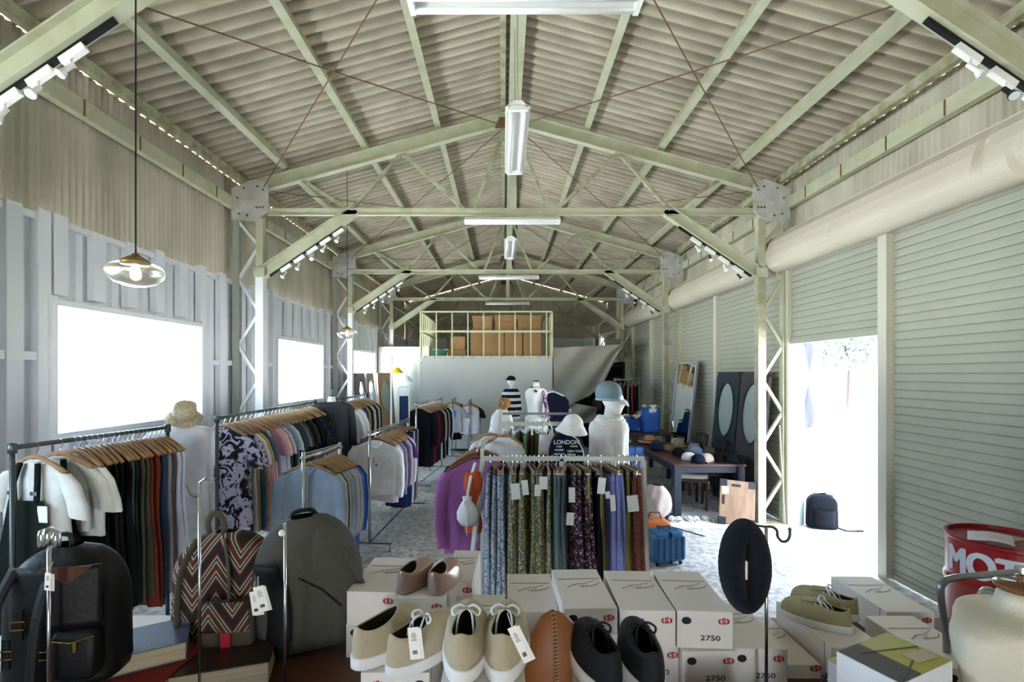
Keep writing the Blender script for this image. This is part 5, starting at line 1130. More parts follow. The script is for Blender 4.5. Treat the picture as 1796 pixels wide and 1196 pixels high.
# ================================================================ DRUM
import bmesh
def slice_x(q, st):
    me = bpy.data.meshes.new('t'); me.from_pydata(q.v, [], q.f); bm = bmesh.new(); bm.from_mesh(me); bmesh.ops.triangulate(bm, faces=bm.faces)
    xs = [v.co.x for v in bm.verts]; x = min(xs)+st
    while x < max(xs):
        bmesh.ops.bisect_plane(bm, geom=bm.verts[:]+bm.edges[:]+bm.faces[:], plane_co=(x, 0, 0), plane_no=(1, 0, 0)); x += st
    bm.verts.index_update(); r = MB(); r.add([tuple(v.co) for v in bm.verts], [tuple(v.index for v in f.verts) for f in bm.faces]); bm.free(); bpy.data.meshes.remove(me); return r
RED = mat('drum_red', '8c121a', .3, spec=.5, var=.08, vs=2); t = thing('oil_drum', 'red steel oil drum with large white lettering in front of the near shutter', 'drum', (3.03, 2.98, 0))
R0 = .288; pr = [(.001, .02), (R0-.01, .02), (R0-.01, 0), (R0, 0), (R0, .02)]
for zc in (.30, .60): pr += [(R0, zc-.03), (R0+.012, zc-.01), (R0+.012, zc+.01), (R0, zc+.03)]
pr += [(R0, .86), (R0+.006, .87), (R0+.006, .885), (R0-.012, .888), (R0-.014, .865), (.001, .862)]
m = MB(); m.lathe(pr, 64); m.build('body', RED, t, smooth=False)
for i, (s, sz_, z, a0, sc) in enumerate((('MOTUL', .215, .735, -2.48, 1.0), ('300V 4T', .07, .42, -2.1, 1), ('208 L', .06, .20, -2.1, 1))):
    if i: continue
    q = text_mb(s, sz_, .0, 0, .84)
    q = slice_x(q, .012)
    bm_ = MB(); V_ = []
    for (x, y, zz) in q.v:
        a = a0+x/R0*.95; rr = R0+.0025; V_.append((rr*math.cos(a), rr*math.sin(a), z+y))
    for dx, dz in ((0, 0), (.018, 0), (-.018, 0), (.034, 0), (-.034, 0), (0, .006), (0, -.006), (.03, .006), (-.03, -.006)): bm_.add([((p[0]*math.cos(dx)-p[1]*math.sin(dx)), (p[0]*math.sin(dx)+p[1]*math.cos(dx)), p[2]+dz) for p in V_], q.f)
    bm_.build('lettering', mat('drum_white', 'cfd2de', .5), t)
for i, (s, sz_, z, a0) in enumerate((('SOS', .05, .475, -2.56),)):
    q = text_mb(s, sz_, .0, .001); bm_ = MB(); bm_.add([((R0+.003)*math.cos(a0+x/R0), (R0+.003)*math.sin(a0+x/R0), z+y) for x, y, zz in q.v], q.f); bm_.build('small_lettering', mat('drum_white', 'cfd2de', .5), t)
m = MB(); m.lathe([(.03, .862), (.03, .875), (.001, .876)], 14, (.13, -.14, 0)); m.build('bung_cap', CHROME, t)
m = MB(); m.box((.06, .05, .865), (.16, .10, .003), Rz(.3)); m.build('top_label', mat('old_label', 'b8a890', .7), t)
m = MB(); m.grid(lambda u, v: ((u-.5)*.25, (v-.5)*.20, .006+.02*abs(u-.5)+.01*math.sin(v*4)), 8, 6); tag(m.build('paper_sheet', mat('creased_paper', 'd4ccd2', .7, var=.08, vs=8), loc=(2.86, 2.92, .89), rot=(.0, .02, .8), solid=.001), 'crumpled white sheet of paper lying on top of the red drum', 'paper')
# ================================================================ FOREGROUND TABLE
TZ = .81
t = thing('display_counter', 'long brown wooden counter across the foreground carrying shoes and boxes', 'table', (0, 0, 0))
m = MB(); m.box((0, 1.48, TZ-.02), (3.9, 1.34, .04)); m.build('tabletop', TWOOD, t)
for x in (-1.85, 0, 1.85):
    for y in (.9, 2.06): m = MB(); m.box((x, y, (TZ-.04)/2), (.07, .07, TZ-.04)); m.build('leg', TWOOD, t)
m = MB(); m.box((0, 2.08, TZ-.09), (3.7, .03, .10)); m.build('apron', TWOOD, t)
BOXW = mat('shoebox_white', 'd9d3cf', .6, var=.03, vs=2); LIDL = mat('lid_line', '5a5456', .6)
TX = {s: text_mb(s, z, .0004, .0002) for s, z in (('2750', .030),)}
TX['SUP'] = text_mb('SUPERGA', .036, .0004, .0003); TX['S'] = text_mb('S', .046, .0006, .0022)
SM = text_mb('PEOPLE\'S SHOES OF ITALY', .010, .0003)
def shoebox(x, y, z, rz, label, num=True, w=.19, d=.34, h=.13, sup=False, open_=False, dot=True, c=None):
    """x,y = middle of the front (camera) face"""
    t = thing('shoe_box', label, 'box', (x, y, z), rz, 'white shoe boxes')
    m = MB(); m.box((0, d/2, h/2), (w, d, h)); m.build('carton', c or BOXW, t, bev=.0015)
    m = MB(); m.box((0, d*.72, h+.0006), (w*.86, .0025, .001)); m.tube([(w*.40*math.cos(a)+.0, d*.72-.035+.035*math.sin(a)*1.0, h+.0008) for a in [PI*.0-i*PI*.5/8 for i in range(9)]], .0012, 4); m.build('finger_flap_line', LIDL, t)
    m = MB()
    for s in (-1, 1): m.box((s*(w/2+.0005), d*.1, h*.5), (.001, .0015, h))
    m.build('side_seam', LIDL, t)
    if dot: m = MB(); dx_ = -w*.33 if not sup else w*.36; m.tube([(dx_, -.0004, h*.74), (dx_, -.0012, h*.74)], .013, 20, sx=1.25); m.build('size_dot', mat('dot_dark', '23232a', .4), t)
    # round red S emblem: S with arcs at its sides
    q = TX['S']; m = MB(); X = w*.34 if not sup else -.048; Z = h*.74
    m.add([(X+a*.60, -.0016+c_, Z+b_*.62) for a, b_, c_ in q.v], q.f)
    for s in (-1, 1):
        for k in range(2):
            pts = [(X+s*(.0125+.0030*k)*math.cos(a)*1.12, -.001, Z+.0125*math.sin(a)) for a in [(-.85+1.7*i/10)*(1-.3*k) for i in range(11)]]
            m.tube(pts, .0019, 4)
    m.build('emblem', REDINK, t)
    if num: q = TX['2750']; m = MB(); m.add([(w*.10+a*1.15, -.0008+c_, h*.28+b_*.82) for a, b_, c_ in q.v], q.f); m.build('number_print', INK, t)
    # sketch of a shoe on the lid
    m = MB(); m.tube([(w*.30, d*.66, h+.0008), (w*.1, d*.6, h+.0008), (-w*.1, d*.58, h+.0008), (-w*.28, d*.5, h+.0008)], .0012, 4)
    for i in range(6): m.box((-w*.25+i*.014, d*.52+.008*(i % 3), h+.0008), (.009, .004, .001), Rz(.5+.3*i))
    m.build('lid_sketch', mat('sketch_grey', '9a9294', .7), t)
    return t
B = shoebox
# stack heights: level 0,1,2
L0, L1, L2 = TZ, TZ+.131, TZ+.262
def fx(px, d): return (px-HX)/F*d+CX
B(fx(1036, 1.70), 1.70, L1, .03, 'upper white shoe box with a blank dot, leftmost of the three in the middle', False)
B(fx(1136, 1.69), 1.685, L1, -.03, 'upper white shoe box directly behind the black sneakers', False)
B(fx(1234, 1.69), 1.68, L1, -.06, 'upper white shoe box numbered 2750, rightmost of the three in the middle', True)
B(fx(1028, 1.72), 1.72, L0, .02, 'lower white shoe box under the leftmost of the middle three', True)
B(fx(1146, 1.71), 1.70, L0, .0, 'lower white shoe box behind the black sneakers', True)
B(fx(1244, 1.67), 1.665, L0, .0, 'lower white shoe box under the 2750 one', True)
B(fx(1333, 1.68), 1.68, L0, -.02, 'single layer white shoe box crossed by the hook stand pole', True)
B(fx(1505, 1.69), 1.69, L0, .0, 'white shoe box carrying the beige sneakers at right', True)
B(.985, 1.72, L0, .0, 'low white shoe box squeezed left of the beige sneakers box', False, h=.05, w=.12, dot=False)
B(fx(1597, 1.94), 1.94, L0, -.02, 'white shoe box numbered 2750 nearest the oil drum', True)
B(fx(1700, 1.58), 1.57, L0, .0, 'white shoe box half hidden behind the bust form', True)
B(fx(735, 1.78), 1.78, L1, .02, 'upper white shoe box under the champagne pink shoes', False, dot=False)
B(fx(735, 1.79), 1.79, L0, .02, 'lower white shoe box under the champagne pink shoes', True)
B(fx(655, 1.86), 1.83, L1, -.05, 'upper white shoe box left of the champagne pink shoes', False, dot=False)
B(fx(652, 1.86), 1.85, L0, .03, 'lower white shoe box left of the champagne pink shoes', True)
B(fx(800, 1.88), 1.92, L1, -.05, 'white shoe box peeking out right of the champagne pink shoes', False, w=.12, dot=False)
B(fx(800, 1.88), 1.92, L0, -.05, 'bottom shoe box right of the champagne pink shoes', False, w=.12)
B(fx(935, 1.80), 1.80, L0, .0, 'white shoe box behind the tan leather case', False, h=.20, dot=False)
B(fx(835, 1.62), 1.60, L0, .0, 'white shoe box behind the beige canvas sneakers', False, h=.20, dot=False)
# near stacks
tb = B(fx(692, 1.33), 1.335, L1, .0, 'near white shoe box with brand lettering under the left beige sneakers', False, w=.19, sup=True)
q = TX['SUP']; m = MB(); m.add([(.008+a*.40, -.0008+c_, .097+b_*.44) for a, b_, c_ in q.v], q.f); m.add([(.008+a*.56, -.0008+c_, .084+b_*.6) for a, b_, c_ in SM.v], SM.f); m.build('brand_print', NAVYINK, tb)
B(fx(692, 1.33), 1.34, L0, .0, 'lowest near shoe box below the left beige sneakers', True, w=.19)
NB = 1.12
for k in range(3): B(fx(847, NB)-.0, NB-.01, TZ+k*.120, .01, '%s near shoe box under the beige canvas sneakers' % ['bottom', 'middle', 'top'][k], k < 2, h=.120, w=.20)
for k in range(3): B(fx(1095, NB), NB, TZ+k*.100, -.02, '%s near shoe box under the black sneakers' % ['bottom', 'middle', 'top'][k], k < 2, h=.100, w=.20)
# ---------------------------------------------------------------- shoes (heel at -y towards the camera, toe +y)
def shoe(loc, rz, label, up, sole, inner, laces=None, L=.27, W=.098, H=.078, toe=.5, grp='', dark_toe=None, tongue=True, solh=.026, tilt=0, eyelets=None):
    t = thing('shoe', label, 'shoe', loc, group=grp, rot=(tilt, 0, rz)); n = 44
    def out(a, k=1.0):       # sole outline, a from heel round
        y = -math.cos(a); s = math.sin(a); f_ = (y+1)/2
        w = W/2*(.80+.30*math.sin(min(1, f_*1.25)*PI*.62)) if f_ < .8 else W/2*1.06
        return (s/max(abs(s), 1e-6)*abs(s)**.75*w*k if abs(s) > 1e-6 else 0, y*L/2*(k if k <= 1 else 1+(k-1)*.4)+L/2)
    def inn(a): # opening
        y = -math.cos(a); s = math.sin(a); yy = .012+(y+1)/2*L*toe
        f_ = (y+1)/2; return (s*W*.31*(1-.25*f_), yy, H*(1.0+.06*math.cos(a*2))+.012*f_+.010*math.exp(-f_/.05))
    A = [2*PI*i/n for i in range(n)]
    m = MB(); NV = 9
    def fn(u, v):
        a = 2*PI*u; ox, oy = out(a, .97); ix, iy, iz = inn(a); c = 1-math.cos(v*PI/2); s_ = math.sin(v*PI/2); z0 = solh*.8
        f_ = (1-math.cos(a))/2     # 1 at toe
        e = c**(1.0 if f_ < .6 else 1.25); ss = s_**(1.0 if f_ < .6 else .9)
        return (ox+(ix-ox)*e, oy+(iy-oy)*e, z0+(iz-z0)*ss)
    m.grid(fn, n, NV, cu=True); m.build('upper', up, t, smooth=True)
    m = MB()
    def fi(u, v):
        a = 2*PI*u; ix, iy, iz = inn(a); return (ix*(1-.02*v)*(.97+.12*v), L*toe*.5+(iy-L*toe*.5)*(.97+.06*v), iz-(iz-solh-.004)*v)
    m.grid(fi, n, 4, cu=True); m.add([fi(a/(2*PI), 1) for a in A], [tuple(range(n))]); m.build('lining', inner, t, smooth=True)
    m = MB(); m.tube([inn(a) for a in A], .0026, 6, closed=True); m.build('collar', up, t, smooth=True)
    vs = []; lv = [(0, .96), (.003, 1.0), (solh*.85, 1.015), (solh, 1.0), (solh, .95)]
    m = MB()
    for z, k in lv:
        for a in A: x, y = out(a, k); vs.append((x, y, z+(.012*max(0, (y/L-.85)/.15)**2 if z < .01 else 0)))
    m.add(vs, [(j*n+i, j*n+(i+1) % n, (j+1)*n+(i+1) % n, (j+1)*n+i) for j in range(4) for i in range(n)]+[tuple(range(n))[::-1], tuple(range(4*n, 5*n))]); m.build('sole', sole, t, smooth=True)
    if laces:
        m = MB(); yt = .012+L*toe
        for i in range(4):
            y = yt-.012+i*.019; z = H+.012-.0045*i-.0012*i*i; m.tube([(-.022, y-.004, z-.008), (0, y, z+.003), (.022, y-.004, z-.008)], .0032, 6)
        m.build('lace', laces, t, smooth=True)
        z = H+.018; yb = yt-.02; m = MB()
        for s in (-1, 1):
            m.stube([(0, yb, z), (s*.018, yb-.006, z+.012), (s*.036, yb-.014, z+.004), (s*.030, yb-.02, z-.008), (s*.012, yb-.008, z)], .003, 6)
            m.stube([(0, yb, z), (s*.014, yb-.022, z-.002), (s*.02, yb-.04, z-.02), (s*.022, yb-.05, z-.045)], .003, 6)
        m.build('bow', laces, t, smooth=True)
        if tongue: m = MB(); m.grid(lambda u, v: ((u-.5)*.045, yt-.03+.06*v, H+.012+.01*(1-v)-.004*abs(u-.5)), 6, 5); m.build('tongue', up, t, smooth=True, solid=.003)
    return t
LIN = mat('beige_canvas', 'b0a48c', .85, var=.08, vs=30, bump=.3, bs=300); LINP = mat('pale_olive_canvas', 'a59a76', .85, var=.08, vs=30, bump=.3, bs=300)
RUB = mat('white_rubber', 'dcdcdc', .5); INS = mat('shoe_inside', '3a3228', .8); WL = mat('white_lace', 'e6e6ea', .7); BLK = mat('black_canvas', '131419', .8); BLX = mat('black_lace', '0f0f12', .6)
CHAMP = mat('champagne_leather', 'a88c84', .28, metal=.35, spec=.6)
G1 = 'left pair of beige sneakers'
za = L1+.131+.001
shoe((fx(619, 1.34), 1.34, za), -.62, 'left beige canvas sneaker with brass eyelets on the near left box', LIN, RUB, INS, None, L=.27, W=.115, H=.10, solh=.034, toe=.55, grp=G1)
shoe((fx(682, 1.31), 1.30, za), -.62, 'beige canvas sneaker with a price tag, right of the near left pair', LIN, RUB, INS, WL, L=.27, W=.115, H=.10, solh=.034, toe=.55, grp=G1)
zb = TZ+3*.120+.001
G2 = 'beige sneakers with white laces'
shoe((fx(808, 1.12), 1.12, zb), -.03, 'beige canvas sneaker with white bow, left of the centre pair', LIN, RUB, INS, WL, L=.255, W=.112, H=.10, solh=.036, toe=.56, grp=G2)
shoe((fx(878, 1.12), 1.12, zb), -.10, 'beige canvas sneaker with white bow, right of the centre pair beside the tan leather', LIN, RUB, INS, WL, L=.255, W=.112, H=.10, solh=.036, toe=.56, grp=G2)
zc = L1+.131
G3 = 'champagne pink leather shoes'
shoe((fx(700, 1.78), 1.80, zc), -.30, 'champagne pink leather shoe, left one', CHAMP, mat('pink_sole', '9a8078', .5), INS, None, L=.25, W=.11, H=.07, solh=.012, toe=.42, grp=G3)
shoe((fx(757, 1.76), 1.79, zc), -.22, 'champagne pink leather shoe, right one with a pale insole', CHAMP, mat('pink_sole', '9a8078', .5), INS, None, L=.25, W=.11, H=.07, solh=.012, toe=.42, grp=G3)
zd = TZ+3*.100+.001
G4 = 'black sneakers with white soles'
shoe((fx(1078, NB+.03), NB+.02, zd), .18, 'black sneaker with white sole, left of the pair', BLK, RUB, mat('black_inside', '0c0c0e', .8), BLX, L=.25, W=.105, H=.105, solh=.04, toe=.56, grp=G4)
shoe((fx(1148, NB+.03), NB+.02, zd), .0, 'black sneaker with white sole, right of the pair', BLK, RUB, mat('black_inside', '0c0c0e', .8), BLX, L=.25, W=.102, H=.105, solh=.04, toe=.56, grp=G4)
G5 = 'pale beige sneakers at right'; ze = L0+.131
shoe((fx(1497, 1.77), 1.77, ze), .85, 'pale olive beige sneaker with white laces, front one at right', LINP, RUB, INS, WL, L=.24, W=.085, H=.075, solh=.028, toe=.5, grp=G5)
shoe((fx(1512, 1.85), 1.86, ze), .80, 'pale olive beige sneaker, behind the front one at right', LINP, RUB, INS, WL, L=.24, W=.085, H=.075, solh=.028, toe=.5, grp=G5)
for i, (px, rz) in enumerate(((1235, .3), (1308, -.2))):
    shoe((fx(px, 1.50), 1.52, TZ+.001), PI+rz, 'pale rubber toe cap shoe at the bottom edge, %s one' % ('left', 'right')[i], LINP, RUB, INS, None, L=.25, W=.085, H=.075, grp='shoes at the bottom edge')
# price tag cards hanging from shoes
def tagcard(px, py, d, w, h, rz, label, ty=0):
    p = at(px, py, d); t = thing('price_tag', label, 'price tag', p, 0, 'price tags on the shoes and bags', rot=(0, rz, ty))
    m = MB(); m.box((0, 0, 0), (w, .0012, h)); m.box((.006, .004, -.004), (w, .0012, h), Rx(.05)); m.build('card', PAPER, t)
    m = MB()
    for i in range(6): m.box((0, -.0012, h*.32-i*h*.045), (w*.55*(.6+.4*((i*7) % 3)/2), .0006, h*.012))
    for i in range(9): m.box((-w*.22+i*w*.05, -.0012, -h*.28), (w*.02*(1+i % 2), .0006, h*.12))
    m.build('print', INK, t); m = MB(); m.tube([(0, 0, h/2), (.003, .01, h/2+.03)], .0008, 4); m.build('string', PAPER, t)
tagcard(727, 1128, 1.285, .03, .085, -.1, 'white price tag hanging from the left beige sneakers')
tagcard(912, 1130, 1.13, .022, .09, -.45, 'white price tag hanging from the centre sneakers beside the tan leather')
tagcard(458, 1050, 1.62, .036, .085, -.25, 'large white price tag on the patterned backpack')
tagcard(448, 1058, 1.63, .03, .08, -.15, 'second price tag behind the large one on the patterned backpack')
tagcard(84, 1020, 1.392, .018, .05, .05, 'small white tag on the black backpack')
# tan leather case: two pointed petals joined by a stitched seam
TANL = mat('tan_leather', '86522f', .5, var=.12, vs=6, bump=.1, bs=80)
t = thing('leather_case', 'tan leather case with pointed petals and stitched seam beside the sneakers', 'bag', (fx(970, 1.34), 1.32, TZ+.132), .1)
def petal(sg, w, dep):
    def fn(u, v):
        z = v*.30; k = math.sin(PI*min(1, .12+v*.88))**.55; x = sg*w*k*math.sin(u*PI*.5); y = -dep*k*math.cos(u*PI*.5)*1.0+.02
        return (x+.0, y, z)
    return fn
for s, w in ((-1, .085), (1, .105)):
    m = MB(); m.grid(petal(s, w, .05), 14, 24); m.build('petal', TANL, t, smooth=True, solid=.005)
m = MB(); sp = [petal(1, .08, .053)(0, i/40) for i in range(41)]; m.tube(sp, .0045, 6); m.build('seam', mat('tan_edge', '6b4226', .6), t)
m = MB()
for i in range(34): p = V(petal(1, .08, .055)(0, (i+.5)/34)); m.bar(p+V((-.006, -.002, 0)), p+V((.006, -.002, .004)), .0015)
m.build('stitching', mat('thread', 'b5a184', .7), t)
B(fx(972, 1.33), 1.30, L0, .05, 'shoe box under the tan leather case', False, w=.19)
# ---------------------------------------------------------------- books
def book(c, rz, sx, sy, h, cov, label, tilt=0, title=False):
    t = thing('book', label, 'book', c, rz, 'old hardcover books', rot=(tilt, 0, rz)); pg = mat('book_pages', 'b3a68e', .85, vs=3, col2='9c8f76', stretch=(1, 1, 60))
    m = MB(); m.box((0, 0, h/2), (sx-.012, sy-.008, h-.008)); m.build('pages', pg, t)
    m = MB(); m.box((0, 0, h-.002), (sx, sy, .004)); m.box((0, 0, .002), (sx, sy, .004)); m.box((0, sy/2-.001, h/2), (sx, .005, h)); m.build('cover', cov, t, bev=.001)
    return t
BC = mat('grey_blue_cover', '4a5268', .45, var=.12, vs=12, bump=.2, bs=120); RC = mat('red_cover', '7a1f1c', .6); DC = mat('dark_album', '1c1512', .3, vs=4, col2='33231a', stretch=(1, 1, 1), spec=.5); BRC = mat('brown_cover', '5a4030', .6)
bx_, by_ = -1.37, 1.69
book((bx_-.02, by_-.03, TZ+.001), .05, .36, .26, .045, BRC, 'brown book at the bottom of the left book stack')
book((bx_+.02, by_-.02, TZ+.047), -.02, .32, .24, .045, RC, 'red covered book in the middle of the left stack')
book((bx_, by_, TZ+.093), .52, .30, .20, .065, BC, 'thick grey blue book lying askew on top of the left stack')
book((-1.10, 1.735, TZ+.001), .30, .34, .22, .085, DC, 'large dark marbled album in front of the patterned backpack')
book((-.80, 1.50, TZ+.001), .06, .17, .12, .05, mat('grey_marble', '54504c', .5, var=.4, vs=30), 'small grey marbled book at the foot of the thin rod stand')
for i, (px, py, w_, h_) in enumerate([(255, 1075, .30, .04), (30, 1130, .25, .05)]):
    p = onplane(px, py, TZ+h_); m = MB(); m.box((0, 0, h_/2), (w_, .18, h_)); tag(m.build('white_box', BOXW, loc=(p.x, min(p.y, 2.0), TZ+.001)), 'flat white box on the counter %s' % ['behind the grey blue book', 'at the far left behind the black backpack'][i], 'box')
m = MB(); m.box((0, 0, .008), (.16, .12, .016)); tag(m.build('silver_packet', mat('foil', '8a8890', .35, metal=.4, var=.4, vs=30), loc=(fx(590, 1.50), 1.48, TZ+.001), rot=(0, 0, .5)), 'dark silver foil packet at the bottom edge left of the sneakers', 'packet')
# ---------------------------------------------------------------- rod stands
def rodstand(px, ptop, d, label, zb=TZ, base=.085, bcol=None, r=.005, extra=None):
    p = at(px, ptop, d); t = thing('rod_stand', label, 'stand', (p.x, d, zb), 0, 'thin metal display stands'); H = p.z-zb
    m = MB(); m.lathe([(base, 0), (base, .006), (base*.95, .010), (.012, .014), (.001, .014)], 32); m.build('base', bcol or mat('dark_base', '20242c', .35, metal=.5), t, smooth=False)
    m = MB(); m.cyl((0, 0, .012), (0, 0, H), r, n=10); m.build('rod', CHROME, t, smooth=True)
    m = MB(); m.lathe([(.014, .012), (.016, .02), (.012, .03), (.006, .034)], 14); m.build('collar', CHROME, t, smooth=True)
    if extra: extra(t, H)
    return t
def ball(t, H): m = MB(); m.lathe([(.001, -.011), (.009, -.007), (.011, 0), (.009, .007), (.001, .011)], 14, (-.008, -.004, H-.03)); m.build('ball', WHITE, t, smooth=True)
rodstand(500, 918, 1.58, 'thin chrome rod stand with white ball before the grey backpack', extra=ball)
def loop(t, H):
    m = MB(); m.tube([(0, 0, H), (.0, 0, H+.03), (.02, 0, H+.045), (.04, 0, H+.03), (.04, 0, H+.005)], .004, 6); m.tube([(0, 0, H-.02), (-.03, 0, H-.01), (-.045, 0, H+.02)], .004, 6); m.build('hook', CHROME, t)
rodstand(350, 862, 1.62, 'chrome hook stand rising through the patterned backpack', extra=loop)
def hooks(t, H):
    m = MB()
    m.tube([(0, 0, H), (-.03, 0, H+.004), (-.055, 0, H-.01)], .004, 8)
    m.stube([(0, 0, H), (.02, 0, H), (.035, 0, H-.012), (.038, 0, H-.032), (.052, 0, H-.048), (.070, 0, H-.045), (.078, 0, H-.028), (.078, 0, H-.012)], .0045, 8)
    m.lathe([(.001, -.007), (.007, 0), (.001, .007)], 10, (.078, 0, H-.008)); m.build('hook', mat('dark_metal', '4a4c50', .4, metal=.7), t, smooth=True)
    m = MB(); m.cyl((0, -.012, H-.128), (0, .008, H-.128), .008, n=12); m.build('clamp_knob', CHROME, t)
rodstand(1344, 924, 1.60, 'double hook stand holding the dark navy knitted ring', extra=hooks, r=.0055, base=.07)
p = at(1306, 992, 1.60); t = thing('knit_snood', 'dark navy fluffy knitted snood hanging as a long ring on the hook stand', 'scarf', p, -.1)
m = MB()
def sn(u, v):
    a = 2*PI*v; b_ = 2*PI*u; R_x, R_z, r = .042, .115, .040
    n_ = .0012*math.sin(17*b_+23*a)*math.sin(31*a)
    return ((R_x+(r+n_)*math.cos(b_))*math.cos(a), (.045+n_)*math.sin(b_), (R_z+(r+n_)*math.cos(b_))*math.sin(a))
N1, N2 = 40, 160; m.grid(sn, N1, N2, cu=True); m.build('ring', mat('navy_fleece', '0b1220', .95, var=.4, vs=120, bump=.6, bs=350, sheen=.05), t, smooth=True)
m = MB(); m.box((0, -.005, -.01), (.008, .02, .06)); m.build('label', PAPER, t)
# black backpack at far left
BB = mat('black_nylon', '08080a', .55, bump=.2, bs=60); GOLD = mat('gold_buckle', 'c8a85c', .25, metal=1); BLE = mat('brown_leather', '4c2a1a', .4)
t = thing('backpack', 'black backpack with gold buckles and brown leather patch at far left', 'backpack', (fx(108, 1.52), 1.55, TZ+.12), .15)
bpk(.33, .42, .17, .4).build('body', BB, t, smooth=True)
m = MB(); m.grid(lambda u, v: ((u-.42)*.25, -.088-.018*math.sin(PI*u), .385-.19*v), 16, 8); m.build('flap', BB, t, smooth=True, solid=.006)
m = MB(); m.grid(lambda u, v: ((u-.5)*.14*(1-v*.9)+.06, -.108, .387-.05*v), 6, 4); m.build('leather_patch', BLE, t, solid=.003)
m = MB(); m.rbox((.085, -.10, .12), (.12, .05, .15), .02); m.build('side_pocket', BB, t, smooth=True)
m = MB(); m.tube([(.03, -.128, .175), (.09, -.133, .168), (.145, -.12, .178)], .0028, 6); m.box((.10, -.134, .155), (.009, .004, .028)); m.build('zip', GOLD, t)
for (x, z) in ((-.10, .135), (.005, .125), (-.065, .22)):
    m = MB(); m.tube([(x-.018, -.112, z-.012), (x+.018, -.112, z-.012), (x+.018, -.112, z+.012), (x-.018, -.112, z+.012)], .0025, 6, closed=True); m.build('buckle', GOLD, t)
    m = MB(); m.box((x, -.106, z), (.02, .006, .09)); m.build('buckle_strap', BB, t)
for s in (-1, 1):
    m = MB(); m.stube([(s*.05-.04, -.09, .38), (s*.06-.06, -.13, .25), (s*.07-.08, -.14, .05), (s*.06-.07, -.12, -.06), (s*.05-.06, -.10, -.117)], .016, 8, sx=.45); m.build('shoulder_strap', BB, t)
m = MB(); m.stube([(-.04, 0, .405), (-.035, 0, .45), (.0, 0, .45), (.005, 0, .405)], .007, 6); m.build('handle', BB, t)
def clampx(t, H):
    m = MB()
    for (x, z, r) in ((0, 0, .016), (-.02, -.006, .011), (.022, -.008, .011)): m.lathe([(r*.6, -.028), (r, -.02), (r, .01), (r*.7, .022), (.001, .026)], 14, (x, 0, H+z))
    m.build('clamp', CHROME, t, smooth=True)
rodstand(86, 940, 1.40, 'chrome clamp stand in front of the black backpack', extra=clampx)
# patterned backpack
AZ = rampmat('woven_pattern', 'wave', 2.3, [(0, '2c2422'), (.22, '6e3a36'), (.42, 'c4bba4'), (.52, '33302a'), (.70, '2e5a4c'), (.82, 'b8ae98'), (.90, '5a2c2a')], feature='Z', stretch=(1, 1, 1))
# zigzag: bend the wave coordinate with |x|
nt = AZ.node_tree; wv = [n for n in nt.nodes if n.type == 'TEX_WAVE'][0]; tcn = [n for n in nt.nodes if n.type == 'TEX_COORD'][0]
sx_ = nt.nodes.new('ShaderNodeSeparateXYZ'); nt.links.new(tcn.outputs['Object'], sx_.inputs[0])
mp_ = nt.nodes.new('ShaderNodeMath'); mp_.operation = 'PINGPONG'; mp_.inputs[1].default_value = .085; nt.links.new(sx_.outputs[0], mp_.inputs[0])
ma_ = nt.nodes.new('ShaderNodeMath'); ma_.operation = 'MULTIPLY_ADD'; ma_.inputs[1].default_value = 1.5; nt.links.new(mp_.outputs[0], ma_.inputs[0]); nt.links.new(sx_.outputs[2], ma_.inputs[2])
cb_ = nt.nodes.new('ShaderNodeCombineXYZ'); nt.links.new(ma_.outputs[0], cb_.inputs[2]); nt.links.new(cb_.outputs[0], wv.inputs['Vector'])
OLV = mat('olive_canvas', '4c463a', .85, var=.1, vs=20, bump=.2, bs=200)
t = thing('backpack', 'woven zigzag patterned backpack in olive, maroon and cream', 'backpack', (fx(392, 1.88), 1.90, TZ+.02), .1)
bpk(.38, .45, .17, .38).build('body', AZ, t, smooth=True)
m = MB()
for s in (-1, 1): m.stube([(s*.05-.03, -.06, .44), (s*.085-.03, -.105, .32), (s*.09-.03, -.115, .15), (s*.08-.03, -.10, .03)], .012, 8, sx=.5)
m.build('olive_trim', OLV, t, smooth=True)
m = MB(); m.rbox((.055, -.105, .125), (.19, .06, .20), .03); m.build('front_pocket', OLV, t, smooth=True)
m = MB(); m.grid(lambda u, v: ((u-.5)*.17+.055, -.138-.004*math.sin(PI*u), .12+.11*v), 10, 6); m.build('pocket_panel', AZ, t, smooth=True, solid=.003)
m = MB(); m.box((.06, -.142, .075), (.034, .006, .088)); m.build('red_tab', fab('a8283c'), t)
m = MB(); m.stube([(-.06, 0, .43), (-.065, -.01, .48), (-.05, -.015, .52), (-.02, -.015, .52), (-.005, -.01, .48), (-.01, 0, .43)], .012, 8, sx=.5); m.build('handle', OLV, t, smooth=True)
# grey backpack
GRY = mat('grey_melange', '4c4b46', .9, var=.15, vs=50, bump=.3, bs=260); BLKB = mat('black_side', '0e0f11', .7)
t = thing('backpack', 'large grey melange backpack leaning right of the patterned one', 'backpack', (fx(532, 1.86)+.015, 1.95, TZ+.024), rot=(.03, -.10, .25))
bpk(.42, .50, .22, .5, 48).build('body', GRY, t, smooth=True)
m = MB(); m.grid(lambda u, v: (-.175+.10*u+.02*math.sin(PI*v), -.085-.06*math.sin(PI*u*.5)-.0, .04+.33*v), 8, 12); m.build('black_panel', BLKB, t, smooth=True, solid=.006)
m = MB(); m.stube([(.12, -.06, .38), (.17, -.09, .32), (.20, -.07, .2), (.21, -.02, .06)], .02, 8, sx=.5); m.build('side_fold', GRY, t, smooth=True)
m = MB(); m.tube([(-.02, -.112, .30), (.06, -.120, .24), (.12, -.112, .16)], .0025, 5); m.build('pocket_seam', BLKB, t)
